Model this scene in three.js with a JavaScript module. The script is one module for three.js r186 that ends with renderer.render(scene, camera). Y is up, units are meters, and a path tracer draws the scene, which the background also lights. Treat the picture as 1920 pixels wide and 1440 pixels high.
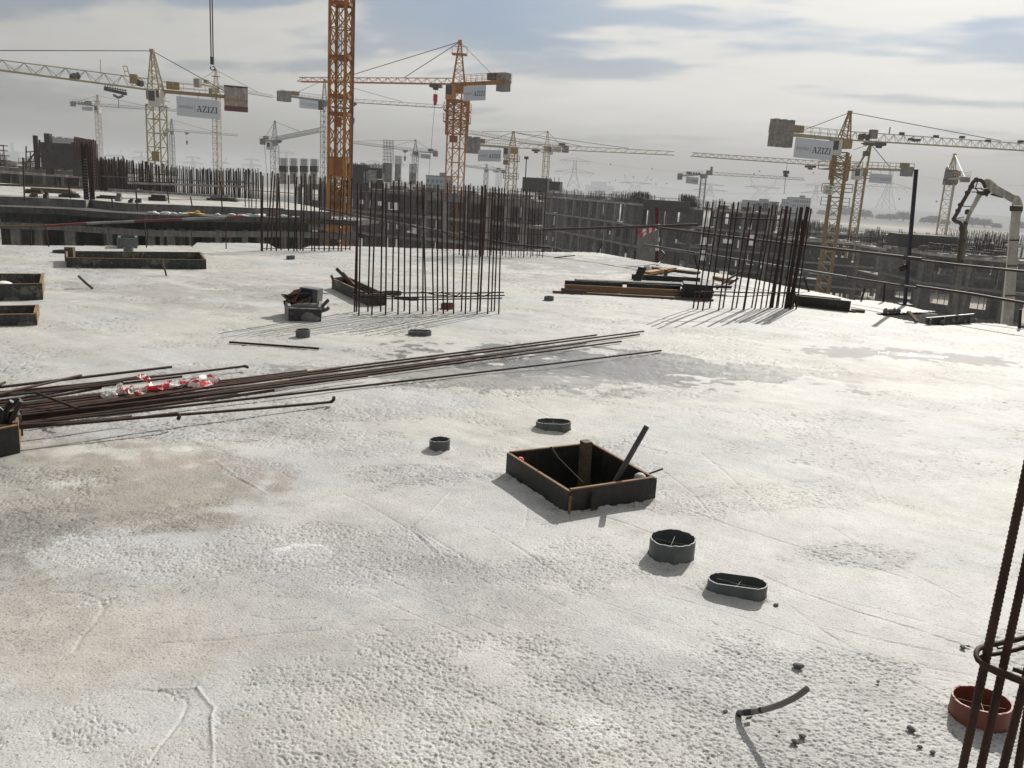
import * as THREE from 'three';
import { mergeGeometries } from 'three/addons/utils/BufferGeometryUtils.js';

// ---------- camera, sky, sun, exposure ----------
const scene = new THREE.Scene();
const camera = new THREE.PerspectiveCamera(48.455, 4 / 3, 0.05, 9000);
const EYE = 1.65, PITCH = Math.atan(369 / 1600), ROLL = 3.4 * Math.PI / 180;
camera.rotation.order = 'YXZ';
camera.position.set(0, EYE, 0);
camera.rotation.set(-PITCH, 0, ROLL);
const SUN_EL = 35.5 * Math.PI / 180, SUN_AZ = 27.8 * Math.PI / 180;
const SUN = new THREE.Vector3(Math.sin(SUN_AZ) * Math.cos(SUN_EL), Math.sin(SUN_EL), -Math.cos(SUN_AZ) * Math.cos(SUN_EL));
const sun = new THREE.DirectionalLight(new THREE.Color(1, 0.95, 0.88), 4.9);
sun.target.position.set(0, 0, -40);
sun.position.copy(SUN).multiplyScalar(150).add(sun.target.position);
sun.castShadow = true; sun.shadow.radius = 0.7; sun.shadow.mapSize.set(2048, 2048);
Object.assign(sun.shadow.camera, { left: -120, right: 120, top: 120, bottom: -120, near: 1, far: 600 });
scene.add(sun, sun.target);
const EXPOSURE = 1.0, HAZE = 0.00045;

// ---------- noise ----------
let seed = 7;
const rnd = () => { seed = (seed * 1664525 + 1013904223) >>> 0; return seed / 4294967296; };
const rr = (a, b) => a + (b - a) * rnd();
const HT = new Float32Array(65536); for (let i = 0; i < 65536; i++) HT[i] = rnd();
function vn(x, y) {
  const xi = Math.floor(x), yi = Math.floor(y); let u = x - xi, v = y - yi;
  u = u * u * (3 - 2 * u); v = v * v * (3 - 2 * v);
  const a = (xi & 255), b = ((xi + 1) & 255), c = (yi & 255) << 8, d = ((yi + 1) & 255) << 8;
  const p = HT[a | c], q = HT[b | c], r = HT[a | d], s = HT[b | d];
  return p + (q - p) * u + (r - p) * v + (p - q - r + s) * u * v;
}
const fbm = (x, y, n = 4) => { let s = 0, a = 0.5, t = 0; for (let i = 0; i < n; i++) { s += a * vn(x, y); t += a; a *= 0.5; const q = x * 1.62 - y * 1.18 + 13.7; y = x * 1.18 + y * 1.62 + 5.1; x = q; } return s / t; };
const sm = (a, b, x) => { x = Math.min(1, Math.max(0, (x - a) / (b - a))); return x * x * (3 - 2 * x); };
const mix = (a, b, t) => a + (b - a) * t;
const lin = (c) => c.map((v) => { v /= 255; return v <= 0.04045 ? v / 12.92 : Math.pow((v + 0.055) / 1.055, 2.4); });

// sky: thin streaky cloud over hazy air, brighter round the sun
{
  const W = 2880, H = 1440, d = new Float32Array(W * H * 4);
  const hor = lin([186, 183, 177]), mid = lin([196, 200, 204]), blue = lin([176, 196, 222]), cloud = lin([246, 246, 245]), zen = lin([128, 148, 178]);
  const gaps = [ // [azimuth, elevation, half-width, half-height, tilt, amount] in degrees: clear gaps in the cloud
    [-3, 9.5, 7, 1.6, -0.35, 1], [-10.5, 11, 6, 1.1, -0.28, 0.7], [-18, 9.3, 6, 1.2, -0.22, 0.55], [-26, 8, 5, 0.9, -0.2, 0.35],
    [10, 13.2, 9, 1.1, -0.1, 0.85], [15, 11.2, 2.6, 0.7, -0.1, 0.8], [29, 9.7, 6, 1.5, -0.25, 0.7], [24, 12.3, 4, 0.8, 0, 0.5], [3, 8, 5, 1.2, -0.2, 0.45], [20, 6.4, 8, 1, -0.15, 0.4], [13, 5.0, 9, 1, -0.15, 0.4]];
  for (let j = 0; j < H; j++) {
    const el = ((j + 0.5) / H - 0.5) * Math.PI, y = Math.sin(el), c = Math.cos(el), ed = el * 180 / Math.PI;
    for (let i = 0; i < W; i++) {
      const ph = ((i + 0.5) / W - 0.5) * 2 * Math.PI, x = Math.cos(ph) * c, z = Math.sin(ph) * c, k = (j * W + i) * 4;
      if (ed < -3) { d[k] = 0.3; d[k + 1] = 0.29; d[k + 2] = 0.27; d[k + 3] = 1; continue; }
      const az = Math.atan2(x, -z) * 180 / Math.PI;
      const cs = x * SUN.x + y * SUN.y + z * SUN.z, glow = Math.exp((cs - 1) * 9), wide = Math.exp((cs - 1) * 2.0);
      const hgt = Math.max(y, 0.02) + 0.06, u = x / hgt, v = z / hgt;
      let n = fbm(u * 0.55 + v * 0.22 + 3, v * 1.5 - u * 0.45 + fbm(u * 0.5, v * 0.5, 3) * 2.4, 6);
      let n2 = fbm(u * 1.9 + 40, v * 3.1 - u * 0.9 + 9, 4);
      const n3 = fbm(u * 5 + 7, v * 8 - u * 2.4 + 31, 3), nn = n + (n2 - 0.5) * 0.34 + (n3 - 0.5) * 0.2; let cov = 0;
      let gap = 0;
      if (Math.abs(az) < 50 && ed < 24) for (const [ga, ge, gw, gh, t, am] of gaps) {
        const dx = az - ga, wob = (n2 - 0.5) * 2.2 + (n - 0.5) * 1.6, dy = ed - ge - dx * t * 0.35 + wob * gh * 0.8;
        gap = Math.max(gap, am * Math.exp(-Math.pow(dx / gw, 2) - Math.pow(dy / gh, 2)));
      }
      cov = sm(0.25 + 0.2 * gap, 0.46 + 0.26 * gap, nn);
      cov = mix(cov, 0.72, 0.3 * (1 - gap));
      const air = sm(6.5, 0.5, ed), up = sm(8, 60, ed);
      for (let q = 0; q < 3; q++) {
        const sky = mix(mix(mid[q], blue[q], sm(3, 11, ed)), zen[q], up);
        let L = mix(sky, cloud[q] * (0.93 + 0.14 * n2), cov);
        L = mix(L, mix(hor[q], mid[q], sm(0, 7, ed)), air);
        const warm = [1.0, 0.97, 0.9][q];
        L *= 0.27 + 0.8 * wide * warm;
        L += glow * glow * 0.5 * warm;
        d[k + q] = L;
      }
      d[k + 3] = 1;
    }
  }
  const t = new THREE.DataTexture(d, W, H, THREE.RGBAFormat, THREE.FloatType);
  t.mapping = THREE.EquirectangularReflectionMapping; t.magFilter = t.minFilter = THREE.LinearFilter; t.colorSpace = THREE.LinearSRGBColorSpace; t.needsUpdate = true;
  scene.background = t; scene.environment = t;
}
const renderer = new THREE.WebGLRenderer({ antialias: true });
renderer.setSize(1024, 768); renderer.toneMapping = THREE.LinearToneMapping; renderer.toneMappingExposure = EXPOSURE; renderer.shadowMap.enabled = true;
scene.fog = new THREE.FogExp2(new THREE.Color(0.9, 0.935, 0.98), HAZE);

// ---------- measuring: turns a point of the photograph into a place ----------
const cp = Math.cos(PITCH), sp = Math.sin(PITCH), cr = Math.cos(ROLL), sr = Math.sin(ROLL);
const V3 = (x, y, z) => new THREE.Vector3(x, y, z);
function ray(px, py) { const a = (px - 960) / 1600, b = (720 - py) / 1600, u = a * cr - b * sr, v = a * sr + b * cr; return V3(u, v * cp - sp, -v * sp - cp); }
const G = (px, py, h = 0) => { const d = ray(px, py); return d.multiplyScalar((h - EYE) / d.y).add(V3(0, EYE, 0)); };   // on the level h
const at = (px, py, z) => { const d = ray(px, py); return d.multiplyScalar(z / -d.z).add(V3(0, EYE, 0)); };              // z metres ahead
const lineAt = (a, b, px) => { // where the upright plane through a and b meets the column of pixels px near the horizon
  const d = ray(px, 350 + (px - 960) * 0.0594), e = V3().subVectors(b, a), den = d.x * e.z - d.z * e.x, t = (a.x * e.z - a.z * e.x) / den; return V3(d.x * t, 0, d.z * t); };

// ---------- mesh builder ----------
class MB {
  constructor() { this.p = []; this.n = []; this.u = []; }
  vert(p, n, u) { this.p.push(p.x, p.y, p.z); this.n.push(n.x, n.y, n.z); this.u.push(u[0], u[1]); }
  tri(a, b, c, uv) {
    const n = V3().subVectors(b, a).cross(V3().subVectors(c, a)).normalize(), ax = Math.abs(n.x), ay = Math.abs(n.y), az = Math.abs(n.z);
    const f = uv ? null : ay >= ax && ay >= az ? (p) => [p.x, p.z] : ax >= az ? (p) => [p.z, p.y] : (p) => [p.x, p.y];
    [a, b, c].forEach((p, i) => this.vert(p, n, f ? f(p) : uv[i]));
  }
  quad(a, b, c, d, uv) { this.tri(a, b, c, uv && [uv[0], uv[1], uv[2]]); this.tri(a, c, d, uv && [uv[0], uv[2], uv[3]]); return this; }
  hex(q) { // eight corners: 0-3 below, 4-7 above, counter-clockwise seen from above
    this.quad(q[3], q[2], q[1], q[0]); this.quad(q[4], q[5], q[6], q[7]);
    for (let i = 0; i < 4; i++) { const j = (i + 1) % 4; this.quad(q[i], q[j], q[4 + j], q[4 + i]); }
    return this;
  }
  box(c, s, ry = 0, rx = 0, rz = 0) {
    const e = new THREE.Euler(rx, ry, rz, 'YXZ'), q = [];
    for (const y of [-1, 1]) for (const [x, z] of [[-1, 1], [1, 1], [1, -1], [-1, -1]]) q.push(V3(x * s[0] / 2, y * s[1] / 2, z * s[2] / 2).applyEuler(e).add(c));
    return this.hex(q);
  }
  beam(a, b, w, h = w, up = V3(0, 1, 0)) {
    const d = V3().subVectors(b, a), l = d.length(); if (l < 1e-6) return this; d.divideScalar(l);
    if (Math.abs(d.dot(up)) > 0.98) up = V3(0, 0, 1).addScaledVector(V3(1, 0, 0), 0.3);
    const s = V3().crossVectors(d, up).normalize().multiplyScalar(w / 2), t = V3().crossVectors(s, d).normalize().multiplyScalar(h / 2);
    const q = []; for (const [y, e] of [[-1, 0], [1, 0]]) for (const [x, z] of [[-1, 0], [1, 0], [1, 1], [-1, 1]]) q.push((z ? b : a).clone().addScaledVector(s, x).addScaledVector(t, y));
    return this.hex(q);
  }
  lat(a, b, w) { // thin lattice member of three faces
    const d = V3().subVectors(b, a).normalize(), up = Math.abs(d.y) > 0.95 ? V3(1, 0, 0) : V3(0, 1, 0), s = V3().crossVectors(d, up).normalize(), t = V3().crossVectors(s, d);
    const o = [0, 1, 2].map((i) => { const g = i * 2.0944 + 0.5; return V3().addScaledVector(s, Math.cos(g) * w * 0.6).addScaledVector(t, Math.sin(g) * w * 0.6); });
    for (let i = 0; i < 3; i++) { const j = (i + 1) % 3; this.quad(a.clone().add(o[i]), a.clone().add(o[j]), b.clone().add(o[j]), b.clone().add(o[i])); }
    return this;
  }
  sweep(pts, rad, seg = 8, caps = true) { // round bar along points; rad is a number or a function of (index, length along)
    const R = typeof rad === 'function' ? rad : () => rad, rings = []; let up = null, L = 0;
    for (let i = 0; i < pts.length; i++) {
      const d = V3().subVectors(pts[Math.min(i + 1, pts.length - 1)], pts[Math.max(i - 1, 0)]).normalize();
      if (!up) up = Math.abs(d.y) > 0.9 ? V3(1, 0, 0) : V3(0, 1, 0);
      const s = V3().crossVectors(d, up).normalize(), t = V3().crossVectors(s, d).normalize(); up = t.clone();
      if (i) L += pts[i].distanceTo(pts[i - 1]);
      const r = R(i, L), ring = [];
      for (let k = 0; k <= seg; k++) { const g = k / seg * 6.28319, n = V3().addScaledVector(s, Math.cos(g)).addScaledVector(t, Math.sin(g)); ring.push([pts[i].clone().addScaledVector(n, r), n, [L, k / seg * r * 6.28]]); }
      rings.push(ring);
    }
    for (let i = 0; i + 1 < rings.length; i++) for (let k = 0; k < seg; k++) { const a = rings[i][k], b = rings[i][k + 1], c = rings[i + 1][k + 1], d = rings[i + 1][k]; for (const v of [a, c, b, a, d, c]) this.vert(v[0], v[1], v[2]); }
    if (caps) for (const [ring, o, f] of [[rings[0], pts[0], 1], [rings[rings.length - 1], pts[pts.length - 1], 0]]) for (let k = 0; k < seg; k++) f ? this.tri(o, ring[k][0], ring[k + 1][0]) : this.tri(o, ring[k + 1][0], ring[k][0]);
    return this;
  }
  cyl(a, b, r, seg = 8, r1 = r) { return this.sweep([a, b], (i) => (i ? r1 : r), seg); }
  lump(c, s, sd = 1, n = 7) { // irregular stone or clod
    const g = new THREE.IcosahedronGeometry(1, n > 6 ? 2 : 1).attributes.position, v = [];
    for (let i = 0; i < g.count; i++) { const p = V3(g.getX(i), g.getY(i), g.getZ(i)), k = 0.72 + 0.5 * vn(p.x * 1.9 + sd * 7.3 + 20, p.y * 1.9 + p.z * 2.3 + sd * 3.1 + 20); v.push(V3(p.x * s[0] * k, p.y * s[1] * k, p.z * s[2] * k).add(c)); }
    for (let i = 0; i < v.length; i += 3) this.tri(v[i], v[i + 1], v[i + 2]);
    return this;
  }
  geo() {
    const g = new THREE.BufferGeometry();
    g.setAttribute('position', new THREE.Float32BufferAttribute(this.p, 3)); g.setAttribute('normal', new THREE.Float32BufferAttribute(this.n, 3)); g.setAttribute('uv', new THREE.Float32BufferAttribute(this.u, 2));
    return g;
  }
}
const names = {};
function numbered(n) { const k = names[n] = (names[n] ?? -1) + 1; return k ? `${n}_${String(k).padStart(3, '0')}` : n; }
function mesh(name, mb, mat, parent) {
  const m = new THREE.Mesh(mb instanceof MB ? mb.geo() : mb, mat); m.name = parent === scene || !parent ? numbered(name) : name; m.castShadow = m.receiveShadow = true; (parent ?? scene).add(m); return m;
}
function tag(o, label, category, group) { o.userData.label = label; o.userData.category = category; if (group) o.userData.group = group; return o; }
function thing(name, label, category, group) { const o = new THREE.Group(); o.name = numbered(name); scene.add(o); return tag(o, label, category, group); }
const struct = (o) => { o.userData.kind = 'structure'; return o; };
const stuff = (o) => { o.userData.kind = 'stuff'; return o; };

// ---------- materials: grain, grime and rust as matter, pit shade as specks ----------
function tex(n, f, srgb = true, rep = 1) {
  const d = new Uint8Array(n * n * 4);
  for (let j = 0; j < n; j++) for (let i = 0; i < n; i++) { const c = f(i / n, j / n), k = (j * n + i) * 4; for (let q = 0; q < 3; q++) d[k + q] = Math.max(0, Math.min(255, (Array.isArray(c) ? c[q] : c) * 255)); d[k + 3] = 255; }
  const t = new THREE.DataTexture(d, n, n); t.wrapS = t.wrapT = THREE.RepeatWrapping; t.magFilter = THREE.LinearFilter; t.minFilter = THREE.LinearMipmapLinearFilter; t.generateMipmaps = true;
  if (srgb) t.colorSpace = THREE.SRGBColorSpace; t.repeat.set(rep, rep); t.needsUpdate = true; return t;
}
const per = (f) => (u, v) => { const a = f(u, v), b = f(u - 1, v), c = f(u, v - 1), d = f(u - 1, v - 1); return mix(mix(a, b, sm(0.7, 1, u)), mix(c, d, sm(0.7, 1, u)), sm(0.7, 1, v)); };
const mott = per((u, v) => fbm(u * 9 + 30, v * 9 + 30, 5)), streak = per((u, v) => fbm(u * 30 + 60, v * 3 + 60, 4)), grit = per((u, v) => fbm(u * 60 + 90, v * 60 + 90, 3));
const T = {
  conc: tex(512, (u, v) => 0.64 + 0.34 * (mott(u, v) - 0.5) + 0.22 * (grit(u, v) - 0.5) + 0.3 * (streak(u, v) - 0.5) + 0.2, true, 0.35),
  rust: tex(256, (u, v) => { const a = mott(u, v), b = grit(u, v); return [0.62 + 0.5 * (a - 0.5) + 0.3 * (b - 0.5), 0.5 + 0.35 * (a - 0.5) + 0.3 * (b - 0.5), 0.45 + 0.2 * (a - 0.5) + 0.3 * (b - 0.5)].map((x) => x + 0.25); }, true, 3),
  ply: tex(512, (u, v) => { const s = 0.7 * sm(0.6, 0.72, mott(u, v) + 0.3 * (grit(u, v) - 0.5)), g = 0.55 + 0.4 * (streak(u, v) - 0.5) + 0.3 * (grit(u, v) - 0.5); return [mix(g, 1.05, s), mix(g, 1.0, s), mix(g, 0.88, s)]; }, true, 1.1),
  wood: tex(512, (u, v) => { const g = streak(v, u) * 0.8 + 0.35 * grit(u, v); return [0.5 + g * 0.5, 0.45 + g * 0.5, 0.38 + g * 0.5]; }, true, 1.3),
  speck: tex(1024, (u, v) => { const w = (f, o) => vn(((u * f) % f + f) % f + o, ((v * f) % f + f) % f + o); const a = sm(0.8, 0.93, w(170, 0)), b = sm(0.86, 0.95, w(90, 300)); return 0.97 - 0.3 * a - 0.16 * b + 0.06 * (w(128, 0) - 0.5); }, true, 1.35),  // dark grit dots that also stand in for shaded fine pits
  grit: tex(512, (u, v) => grit(u, v) * 0.7 + 0.3 * mott(u, v), false, 2.2),
};
const std = (rgb, o = {}) => { const m = new THREE.MeshStandardMaterial({ roughness: 0.8, ...o }); m.color.setRGB(...rgb); return m; };
const M = {
  conc: std([0.25, 0.245, 0.235], { map: T.conc, roughness: 0.92 }),
  concL: std([0.4, 0.395, 0.38], { map: T.conc, roughness: 0.92 }),
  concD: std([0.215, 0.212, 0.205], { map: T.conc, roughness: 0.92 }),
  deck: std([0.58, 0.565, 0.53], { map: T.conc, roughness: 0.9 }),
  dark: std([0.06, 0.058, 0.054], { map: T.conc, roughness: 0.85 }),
  storeyShade: std([0.11, 0.12, 0.118], { map: T.conc, roughness: 0.9 }),  // dark tone standing in for shade inside the left open storey
  ply: std([0.05, 0.047, 0.042], { map: T.ply, roughness: 0.55 }),
  plyG: std([0.15, 0.155, 0.15], { map: T.ply, roughness: 0.7 }),
  edge: std([0.3, 0.2, 0.115], { map: T.wood, roughness: 0.8 }),
  wood: std([0.36, 0.25, 0.15], { map: T.wood, roughness: 0.85 }),
  woodG: std([0.2, 0.165, 0.125], { map: T.wood, roughness: 0.85 }),
  woodT: std([0.62, 0.4, 0.2], { map: T.wood, roughness: 0.8 }),
  rust: std([0.068, 0.043, 0.031], { map: T.rust, roughness: 0.75, metalness: 0.25 }),
  rustD: std([0.044, 0.032, 0.026], { map: T.rust, roughness: 0.75, metalness: 0.2 }),
  rustR: std([0.085, 0.048, 0.034], { map: T.rust, roughness: 0.8, metalness: 0.2 }),
  steel: std([0.2, 0.2, 0.2], { map: T.conc, roughness: 0.5, metalness: 0.5 }),
  pipe: std([0.085, 0.082, 0.08], { map: T.rust, roughness: 0.6, metalness: 0.3 }),
  pvc: std([0.15, 0.17, 0.17], { map: T.conc, roughness: 0.5 }),
  pvcD: std([0.08, 0.085, 0.085], { map: T.conc, roughness: 0.55 }),
  orangeP: std([0.3, 0.09, 0.05], { map: T.conc, roughness: 0.55 }),
  cut: std([0.36, 0.365, 0.36], { roughness: 0.7 }),
  white: std([0.75, 0.75, 0.73], { roughness: 0.6 }),
  redD: std([0.2, 0.03, 0.035], { map: T.conc, roughness: 0.6 }),
  red: std([0.5, 0.03, 0.035], { roughness: 0.55 }),
  stone: std([0.14, 0.135, 0.125], { map: T.conc, roughness: 0.95 }),
  blueP: std([0.014, 0.024, 0.065], { map: T.rust, roughness: 0.6 }),
  black: std([0.012, 0.012, 0.013], { roughness: 0.5 }),
  orange: std([0.5, 0.225, 0.034], { map: T.conc, roughness: 0.6 }),
  orangeD: std([0.36, 0.11, 0.02], { map: T.conc, roughness: 0.6 }),
  craneO: std([0.44, 0.195, 0.048], { roughness: 0.6 }),
  craneY: std([0.43, 0.3, 0.11], { roughness: 0.6 }),
  craneT: std([0.4, 0.35, 0.23], { roughness: 0.6 }),
  craneG: std([0.22, 0.23, 0.23], { roughness: 0.6 }),
  craneB: std([0.29, 0.2, 0.08], { roughness: 0.6 }),
  cwt: std([0.33, 0.32, 0.3], { map: T.conc, roughness: 0.9 }),
  cwtR: std([0.18, 0.05, 0.045], { map: T.conc, roughness: 0.9 }),
  cwtP: std([0.5, 0.42, 0.41], { map: T.conc, roughness: 0.9 }),
  cable: std([0.06, 0.06, 0.06], { roughness: 0.6 }),
  cab: std([0.6, 0.59, 0.56], { roughness: 0.5 }),
  glass: std([0.04, 0.05, 0.055], { roughness: 0.15 }),
  pylon: std([0.36, 0.37, 0.38], { roughness: 0.6 }),
  pump: std([0.5, 0.49, 0.45], { map: T.conc, roughness: 0.45 }),
  pumpD: std([0.07, 0.065, 0.06], { map: T.rust, roughness: 0.6 }),
  rubber: std([0.22, 0.215, 0.2], { map: T.conc, roughness: 0.8 }),
};

// ---------- the floor slab: rough, pitted, trowelled concrete ----------
const edgePx = [[-40, 458], [0, 459], [92, 460], [165, 460.5], [362, 460.5], [367, 455], [477, 455.5], [505, 457], [518, 465], [563, 467], [580, 460.5], [697, 462.5], [807, 466], [880, 468], [1022, 472.3], [1097, 472.6], [1125, 474], [1190, 485.6], [1236, 493], [1304, 504], [1400, 521], [1500, 541], [1560, 552], [1597, 562], [1622, 562], [1662, 566], [1703, 573], [1730, 580], [1760, 584], [1700, 587], [1642, 588], [1690, 598], [1735, 607.5], [1768, 610.5], [1825, 605.5], [1870, 606.5], [1905, 612], [1960, 626]];
const poly = [...edgePx.map(([x, y]) => { const g = G(x, y); return [g.x, g.z]; }), [14, -11.2], [14, 5], [-17, 5], [-17, -9]];
const stadium = (c, rx, rz, ry, n = 64) => { // outline of a sleeve: round when rx = rz, else straight-sided
  const o = [], st = Math.max(0, rx - rz); for (let i = 0; i < n; i++) { const a = i / n * 6.28319, x = Math.cos(a) * rz + Math.sign(Math.cos(a)) * st, z = Math.sin(a) * rz; o.push([c.x + x * Math.cos(ry) + z * Math.sin(ry), c.z - x * Math.sin(ry) + z * Math.cos(ry)]); } return o; };
const inside = (P, x, z) => { let r = false; for (let i = 0, j = P.length - 1; i < P.length; j = i++) if ((P[i][1] > z) !== (P[j][1] > z) && x < (P[j][0] - P[i][0]) * (z - P[i][1]) / (P[j][1] - P[i][1]) + P[i][0]) r = !r; return r; };
const boxC = [[948, 888], [1062, 965], [1228, 938], [1110, 868]].map(([x, y]) => G(x, y));
const SLEEVES = [ // [px, py of the base's middle, rx, rz, turn, height, material, label, hole]
  [1258, 1045, 0.106, 0.1, 0.15, 0.099, 'pvc', 'large round grey pipe sleeve standing in front of the square box former', 1],
  [1380, 1113, 0.125, 0.062, -0.3, 0.060, 'pvc', 'oval double-lobed grey pipe sleeve nearest the camera', 1],
  [1037, 803, 0.125, 0.075, -0.12, 0.052, 'pvc', 'oval grey pipe sleeve behind the square box former', 1],
  [824, 842, 0.066, 0.062, 0, 0.065, 'pvc', 'small round grey pipe sleeve left of the square box former', 1],
  [1834, 1347, 0.092, 0.082, -0.35, 0.073, 'orangeP', 'orange pipe sleeve at the foot of the nearest bars', 1],
  [838, 579, 0.085, 0.08, 0, 0.073, 'orangeP', 'orange pipe sleeve inside the middle row of starter bars', 0],
  [568, 632, 0.075, 0.07, 0, 0.082, 'pvc', 'round grey pipe sleeve below the cement-smeared box', 0],
  [787, 627, 0.13, 0.08, -0.05, 0.043, 'pvc', 'flat oval grey pipe sleeve in front of the middle starter bars', 0],
  [1029, 563, 0.075, 0.07, 0, 0.060, 'pvc', 'lone round grey pipe sleeve between the two bar cages', 0],
  [734, 553, 0.15, 0.08, -0.1, 0.052, 'pvcD', 'left of two dark oval sleeves behind the middle starter bars', 0],
  [762, 562, 0.18, 0.08, -0.15, 0.034, 'pvcD', 'right and lower of two oval sleeves behind the middle starter bars', 0],
  [545, 486, 0.085, 0.08, 0, 0.069, 'pvc', 'small distant pipe sleeve in front of the far left starter bars', 0],
  [117, 474, 0.17, 0.1, 0, 0.052, 'pvcD', 'flat grey sleeve at the far left slab edge', 0],
  [365, 478.5, 0.15, 0.1, 0, 0.043, 'pvcD', 'flat dark sleeve right of the long slab opening former', 0],
  [241, 472, 0.09, 0.09, 0, 0.077, 'pvc', 'round grey sleeve in front of the far box former', 0],
];
const HOLES = [[...boxC.map((p) => [p.x, p.z])]];
for (const s of SLEEVES) { s.c = G(s[0], s[1]); if (s[8]) HOLES.push(stadium(s.c, s[2], s[3], s[4])); }
const slab = new THREE.Group(); slab.name = 'concrete_slab'; scene.add(slab); struct(slab);
{
  const sh = new THREE.Shape(poly.map(([x, z]) => new THREE.Vector2(x, -z)));
  for (const h of HOLES) sh.holes.push(new THREE.Path(h.map(([x, z]) => new THREE.Vector2(x, -z))));
  const g = new THREE.ExtrudeGeometry(sh, { depth: 0.22, bevelEnabled: false }); g.rotateX(-Math.PI / 2); g.translate(0, -0.265, 0);
  mesh('slab_body', g, M.concL, slab);
}
const W2 = (px, py) => { const g = G(px, py); return [g.x, g.z]; };
const poly2 = (l) => l.map(([x, y]) => W2(x, y));
const MARKS = [ // [outline in px, height in m, width in m]: ridges of laitance (+) and grooves (-)
  [[[370, 1290], [378, 1302], [392, 1320], [402, 1328], [396, 1345], [397, 1375], [400, 1400], [398, 1440], [400, 1500]], 0.007, 0.011],
  [[[300, 1292], [340, 1290], [370, 1290]], 0.004, 0.01], [[[255, 1293], [310, 1297], [345, 1310], [352, 1322], [340, 1350], [300, 1400], [272, 1440]], -0.005, 0.012],
  [[[100, 1110], [150, 1112], [185, 1122], [195, 1140], [180, 1165], [155, 1190], [140, 1220]], -0.004, 0.018],
  [[[778, 998], [800, 1015], [822, 1035], [835, 1050], [828, 1058]], 0.005, 0.008], [[[735, 975], [778, 1000], [815, 1040]], -0.005, 0.01], [[[800, 1003], [850, 1035], [890, 1062]], -0.004, 0.012],
  [[[640, 925], [690, 948], [735, 975]], -0.004, 0.014], [[[780, 985], [805, 965], [850, 915]], 0.004, 0.014],
  [[[960, 1022], [1010, 1055], [1060, 1085]], -0.006, 0.01], [[[905, 990], [960, 1022]], -0.004, 0.01],
  [[[1130, 970], [1180, 985], [1230, 1005], [1300, 1020]], -0.007, 0.012], [[[1430, 1080], [1500, 1110], [1600, 1145], [1720, 1180], [1850, 1222], [1960, 1262]], -0.008, 0.008],
  [[[1300, 960], [1370, 988], [1460, 1015], [1560, 1045], [1640, 1065], [1700, 1085]], -0.006, 0.012], [[[1315, 848], [1360, 885], [1405, 930], [1440, 965]], -0.005, 0.012], [[[1335, 865], [1400, 890], [1480, 920], [1540, 945], [1600, 962]], -0.005, 0.01],
  [[[1590, 805], [1610, 850], [1635, 905], [1655, 950]], 0.004, 0.014], [[[1560, 990], [1620, 1030], [1720, 1080], [1800, 1120]], -0.006, 0.014],
  [[[1300, 760], [1400, 772], [1480, 778], [1545, 780]], -0.006, 0.02], [[[1650, 740], [1710, 748]], -0.01, 0.02], [[[1775, 764], [1845, 780], [1860, 795], [1905, 812]], -0.009, 0.018],
  [[[1655, 672], [1750, 700], [1910, 726]], -0.006, 0.03], [[[1540, 668], [1640, 662], [1725, 666], [1790, 676], [1920, 688]], -0.006, 0.03],
  [[[920, 720], [965, 745], [1010, 770], [1038, 785]], -0.007, 0.012], [[[560, 808], [650, 813], [760, 818]], -0.005, 0.02], [[[405, 865], [440, 890], [500, 925]], 0.005, 0.018], [[[430, 890], [480, 915]], -0.005, 0.014],
  [[[755, 630], [800, 645], [840, 665]], -0.006, 0.02], [[[470, 1155], [520, 1163], [590, 1160]], -0.003, 0.015], [[[735, 1162], [790, 1163]], 0.004, 0.01], [[[300, 1205], [420, 1200], [500, 1190], [600, 1182]], -0.004, 0.012],
  [[[1540, 1180], [1570, 1200], [1580, 1218]], -0.005, 0.006], [[[1180, 830], [1260, 850], [1340, 860]], -0.004, 0.014], [[[1240, 880], [1300, 925], [1340, 975]], -0.005, 0.014], [[[1160, 1290], [1250, 1270], [1330, 1268]], -0.003, 0.015],
  [[[1600, 1220], [1680, 1262], [1760, 1300]], -0.005, 0.01], [[[1480, 1135], [1540, 1180], [1640, 1240]], -0.004, 0.012],
  ...Array.from({ length: 64 }, (_, i) => { const x = rr(640, 1900), y = rr(630, 1300), g = G(x, y), a = rr(0.25, 0.75) + (rnd() < 0.06 ? 1.2 : 0), L = rr(0.15, 1.1), q = [-1, -0.3, 0.4, 1].map((t) => [g.x + Math.cos(a) * L * t / 2 + rr(-.015, .015), g.z + Math.sin(a) * L * t / 2 + rr(-.015, .015)]); return [q, rr(-0.004, -0.0015), rr(0.006, 0.012), 1]; }),
].map(([l, h, w, world]) => ({ l: world ? l : poly2(l), h: h * 0.75, w: w * 0.62 }));
for (const m of MARKS) { const xs = m.l.map((p) => p[0]), zs = m.l.map((p) => p[1]), e = m.w * 3; m.b = [Math.min(...xs) - e, Math.max(...xs) + e, Math.min(...zs) - e, Math.max(...zs) + e]; }
const spot = (px, py, rx, rz, o) => ({ c: W2(px, py), rx, rz, ...o });
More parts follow.
